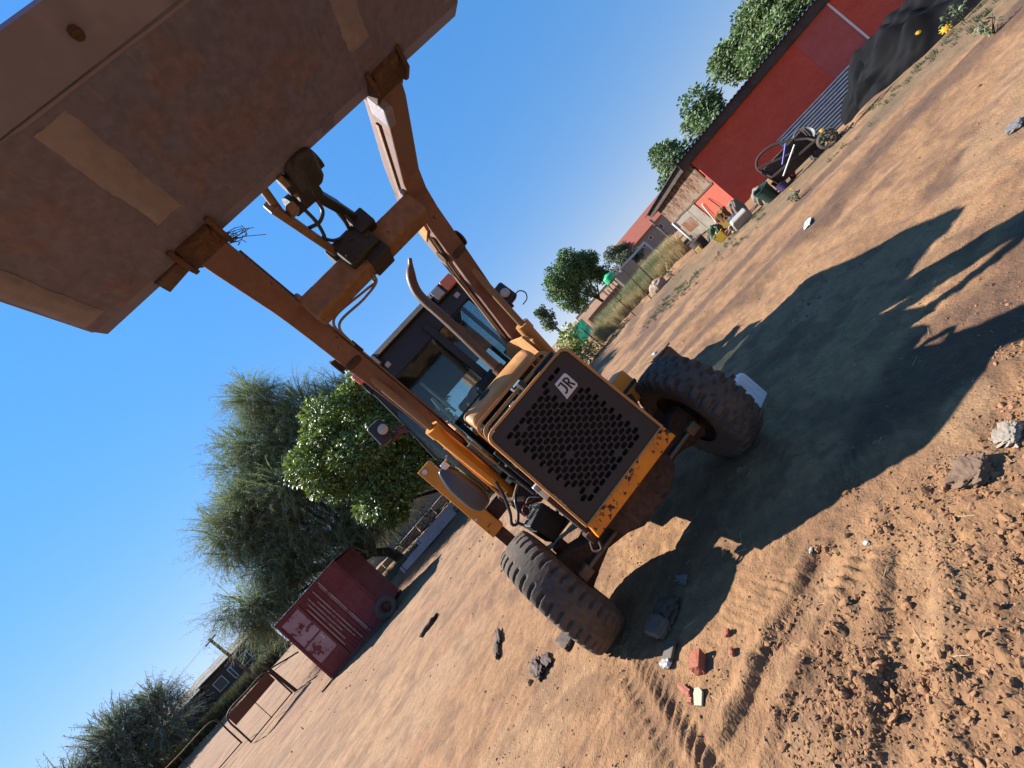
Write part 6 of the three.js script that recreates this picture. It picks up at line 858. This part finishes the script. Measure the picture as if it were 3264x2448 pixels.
jug('plastic_canister', 'large cream plastic canister lying on its side before the shed', [8.72, gy(8.7, -6.8), -6.9], -0.75, 0.62, std(0.50, 0.45, 0.38, 0.55), std(0.6, 0.5, 0.2, 0.6), 0.5);
function bucketThing(name, label, x, z, r, h, mat, tilt = 0.12, turn = 0) { const t = thing(name, label, 'bucket', [x, gy(x, z) + 0.0, z], turn); const g = lathe([[0, 0.0], [r * 0.76, 0.0], [r * 0.8, 0.01], [r * 0.97, h * 0.9], [r * 1.04, h * 0.91], [r * 1.04, h], [r, h], [r * 0.93, h * 0.88], [r * 0.74, 0.025], [0, 0.025]], 28); g.rotateZ(tilt); mesh('pail', [g], mat, t); const h2g = tube([[r, h * 0.85, 0], [r * 0.85, h * 1.06, r * 0.5], [0, h * 1.12, r * 0.85], [-r * 0.85, h * 1.06, r * 0.5], [-r, h * 0.85, 0]], 0.006, 30, 6); h2g.rotateZ(tilt); mesh('bail', [h2g], M.steelTube, t); }
bucketThing('plastic_bucket', 'large dark green plastic bucket standing before the shed', 8.98, -5.95, 0.19, 0.44, std(0.02, 0.065, 0.05, 0.45), 0.18, 0.4);
bucketThing('plastic_bucket', 'small purple bucket beside the green one', 8.95, -5.52, 0.12, 0.19, std(0.06, 0.035, 0.14, 0.5), -0.1, 0.4);
bucketThing('plastic_bucket', 'maroon bucket tucked behind the purple one', 9.25, -5.8, 0.12, 0.28, std(0.10, 0.015, 0.02, 0.5), 0.1, 1);
bucketThing('plastic_bucket', 'little bright red pot near the wheelbarrow', 9.42, -5.6, 0.075, 0.15, std(0.45, 0.03, 0.02, 0.5), 0.4, 2);
{ const g = lump(0.40, 0.48, 0.30, 0.6, 0.25, 2.5, 7); debris('grain_sack', 'beige woven sack standing behind the green bucket', 'sack', 9.33, -6.45, g, std(0.33, 0.27, 0.21, 0.9), 0.4); }
{ const t = thing('yellow_crate', 'bright yellow plastic crate on the ground by the shed corner', 'crate', [9.03, gy(9, -8.1), -8.12], 0.7); const m = std(0.60, 0.38, 0.015, 0.5); mesh('side', [rbox(-0.15, 0.15, 0.0, 0.25, 0.11, 0.13, 0.006), rbox(-0.15, 0.15, 0, 0.25, -0.13, -0.11, 0.006), rbox(-0.15, -0.13, 0, 0.25, -0.11, 0.11, 0.006), rbox(0.13, 0.15, 0, 0.25, -0.11, 0.11, 0.006)], m, t); mesh('base', [rbox(-0.13, 0.13, 0.005, 0.025, -0.11, 0.11, 0.004)], m, t); mesh('rim', [rbox(-0.165, 0.165, 0.252, 0.27, 0.10, 0.145, 0.006), rbox(-0.165, 0.165, 0.252, 0.27, -0.145, -0.10, 0.006)], m, t); }
{ const t = thing('yellow_crate', 'mustard yellow drum end lying behind the bright crate', 'drum', [9.38, gy(9.4, -7.85), -7.85], 0.7); mesh('drum', [rod([-0.05, 0.16, -0.12], [0.2, 0.17, 0.05], 0.16, 0.16, 24)], std(0.28, 0.17, 0.03, 0.6), t); mesh('hoop', [rod([0.03, 0.163, -0.064], [0.05, 0.164, -0.05], 0.168, 0.168, 24)], std(0.25, 0.15, 0.03, 0.6), t); }
{ const t = thing('yellow_carton', 'small yellow carton with a dark slit beside the tree stump', 'carton', [10.2, gy(10.2, -10.65), -10.65], 0.6); mesh('box', [rbox(-0.13, 0.13, 0, 0.2, -0.1, 0.1, 0.02, 3)], std(0.62, 0.40, 0.10, 0.6), t); mesh('slit', [rbox(-0.012, 0.012, 0.03, 0.206, -0.103, 0.103, 0.004)], M.black, t); }
debris('tree_stump', 'sawn brown tree stump at the shed corner', 'stump', 10.5, -10.85, merge([jitter(lathe([[0, 0.42], [0.26, 0.42], [0.28, 0.38], [0.27, 0.2], [0.34, 0.0], [0.4, -0.1]], 22), 0.04, 4), jitter(rod([0.1, 0.05, 0.2], [0.5, -0.02, 0.45], 0.09, 0.04, 10), 0.02, 6)]), bark, 0.3);
debris('stone_block', 'grey concrete block beside the yellow carton', 'block', 10.72, -10.4, lump(0.40, 0.26, 0.24, 0.15, 0.1, 3, 7), std(0.26, 0.23, 0.2, 0.9), 0.4);
debris('brown_coat', 'brown cloth bundle heaped by the bright red wall', 'cloth', 9.5, -8.0, lump(0.36, 0.75, 0.32, 0.55, 0.4, 2.5, 8), std(0.30, 0.13, 0.03, 0.85), 0.5);
debris('green_bag', 'crumpled dark green bag beside the brown cloth', 'bag', 9.33, -8.4, lump(0.36, 0.52, 0.3, 0.55, 0.4, 2.8, 12), std(0.045, 0.10, 0.035, 0.5), 0.2);
debris('blue_bundle', 'dusty blue cloth bundle beside the cream canister', 'cloth', 9.25, -7.52, lump(0.34, 0.38, 0.26, 0.55, 0.4, 2.8, 14), std(0.07, 0.08, 0.16, 0.8), 0.6);
debris('rag_bundle', 'grey-brown rag bundle on top of the heap by the wall', 'cloth', 9.45, -7.4, lump(0.38, 0.64, 0.28, 0.55, 0.45, 2.8, 17), std(0.24, 0.19, 0.15, 0.9), 0.7);
debris('red_rag', 'faded red rag at the foot of the heap', 'cloth', 8.95, -7.6, lump(0.32, 0.18, 0.22, 0.5, 0.45, 3, 19), std(0.24, 0.07, 0.05, 0.85), 0.4);

renderer.render(scene, camera);
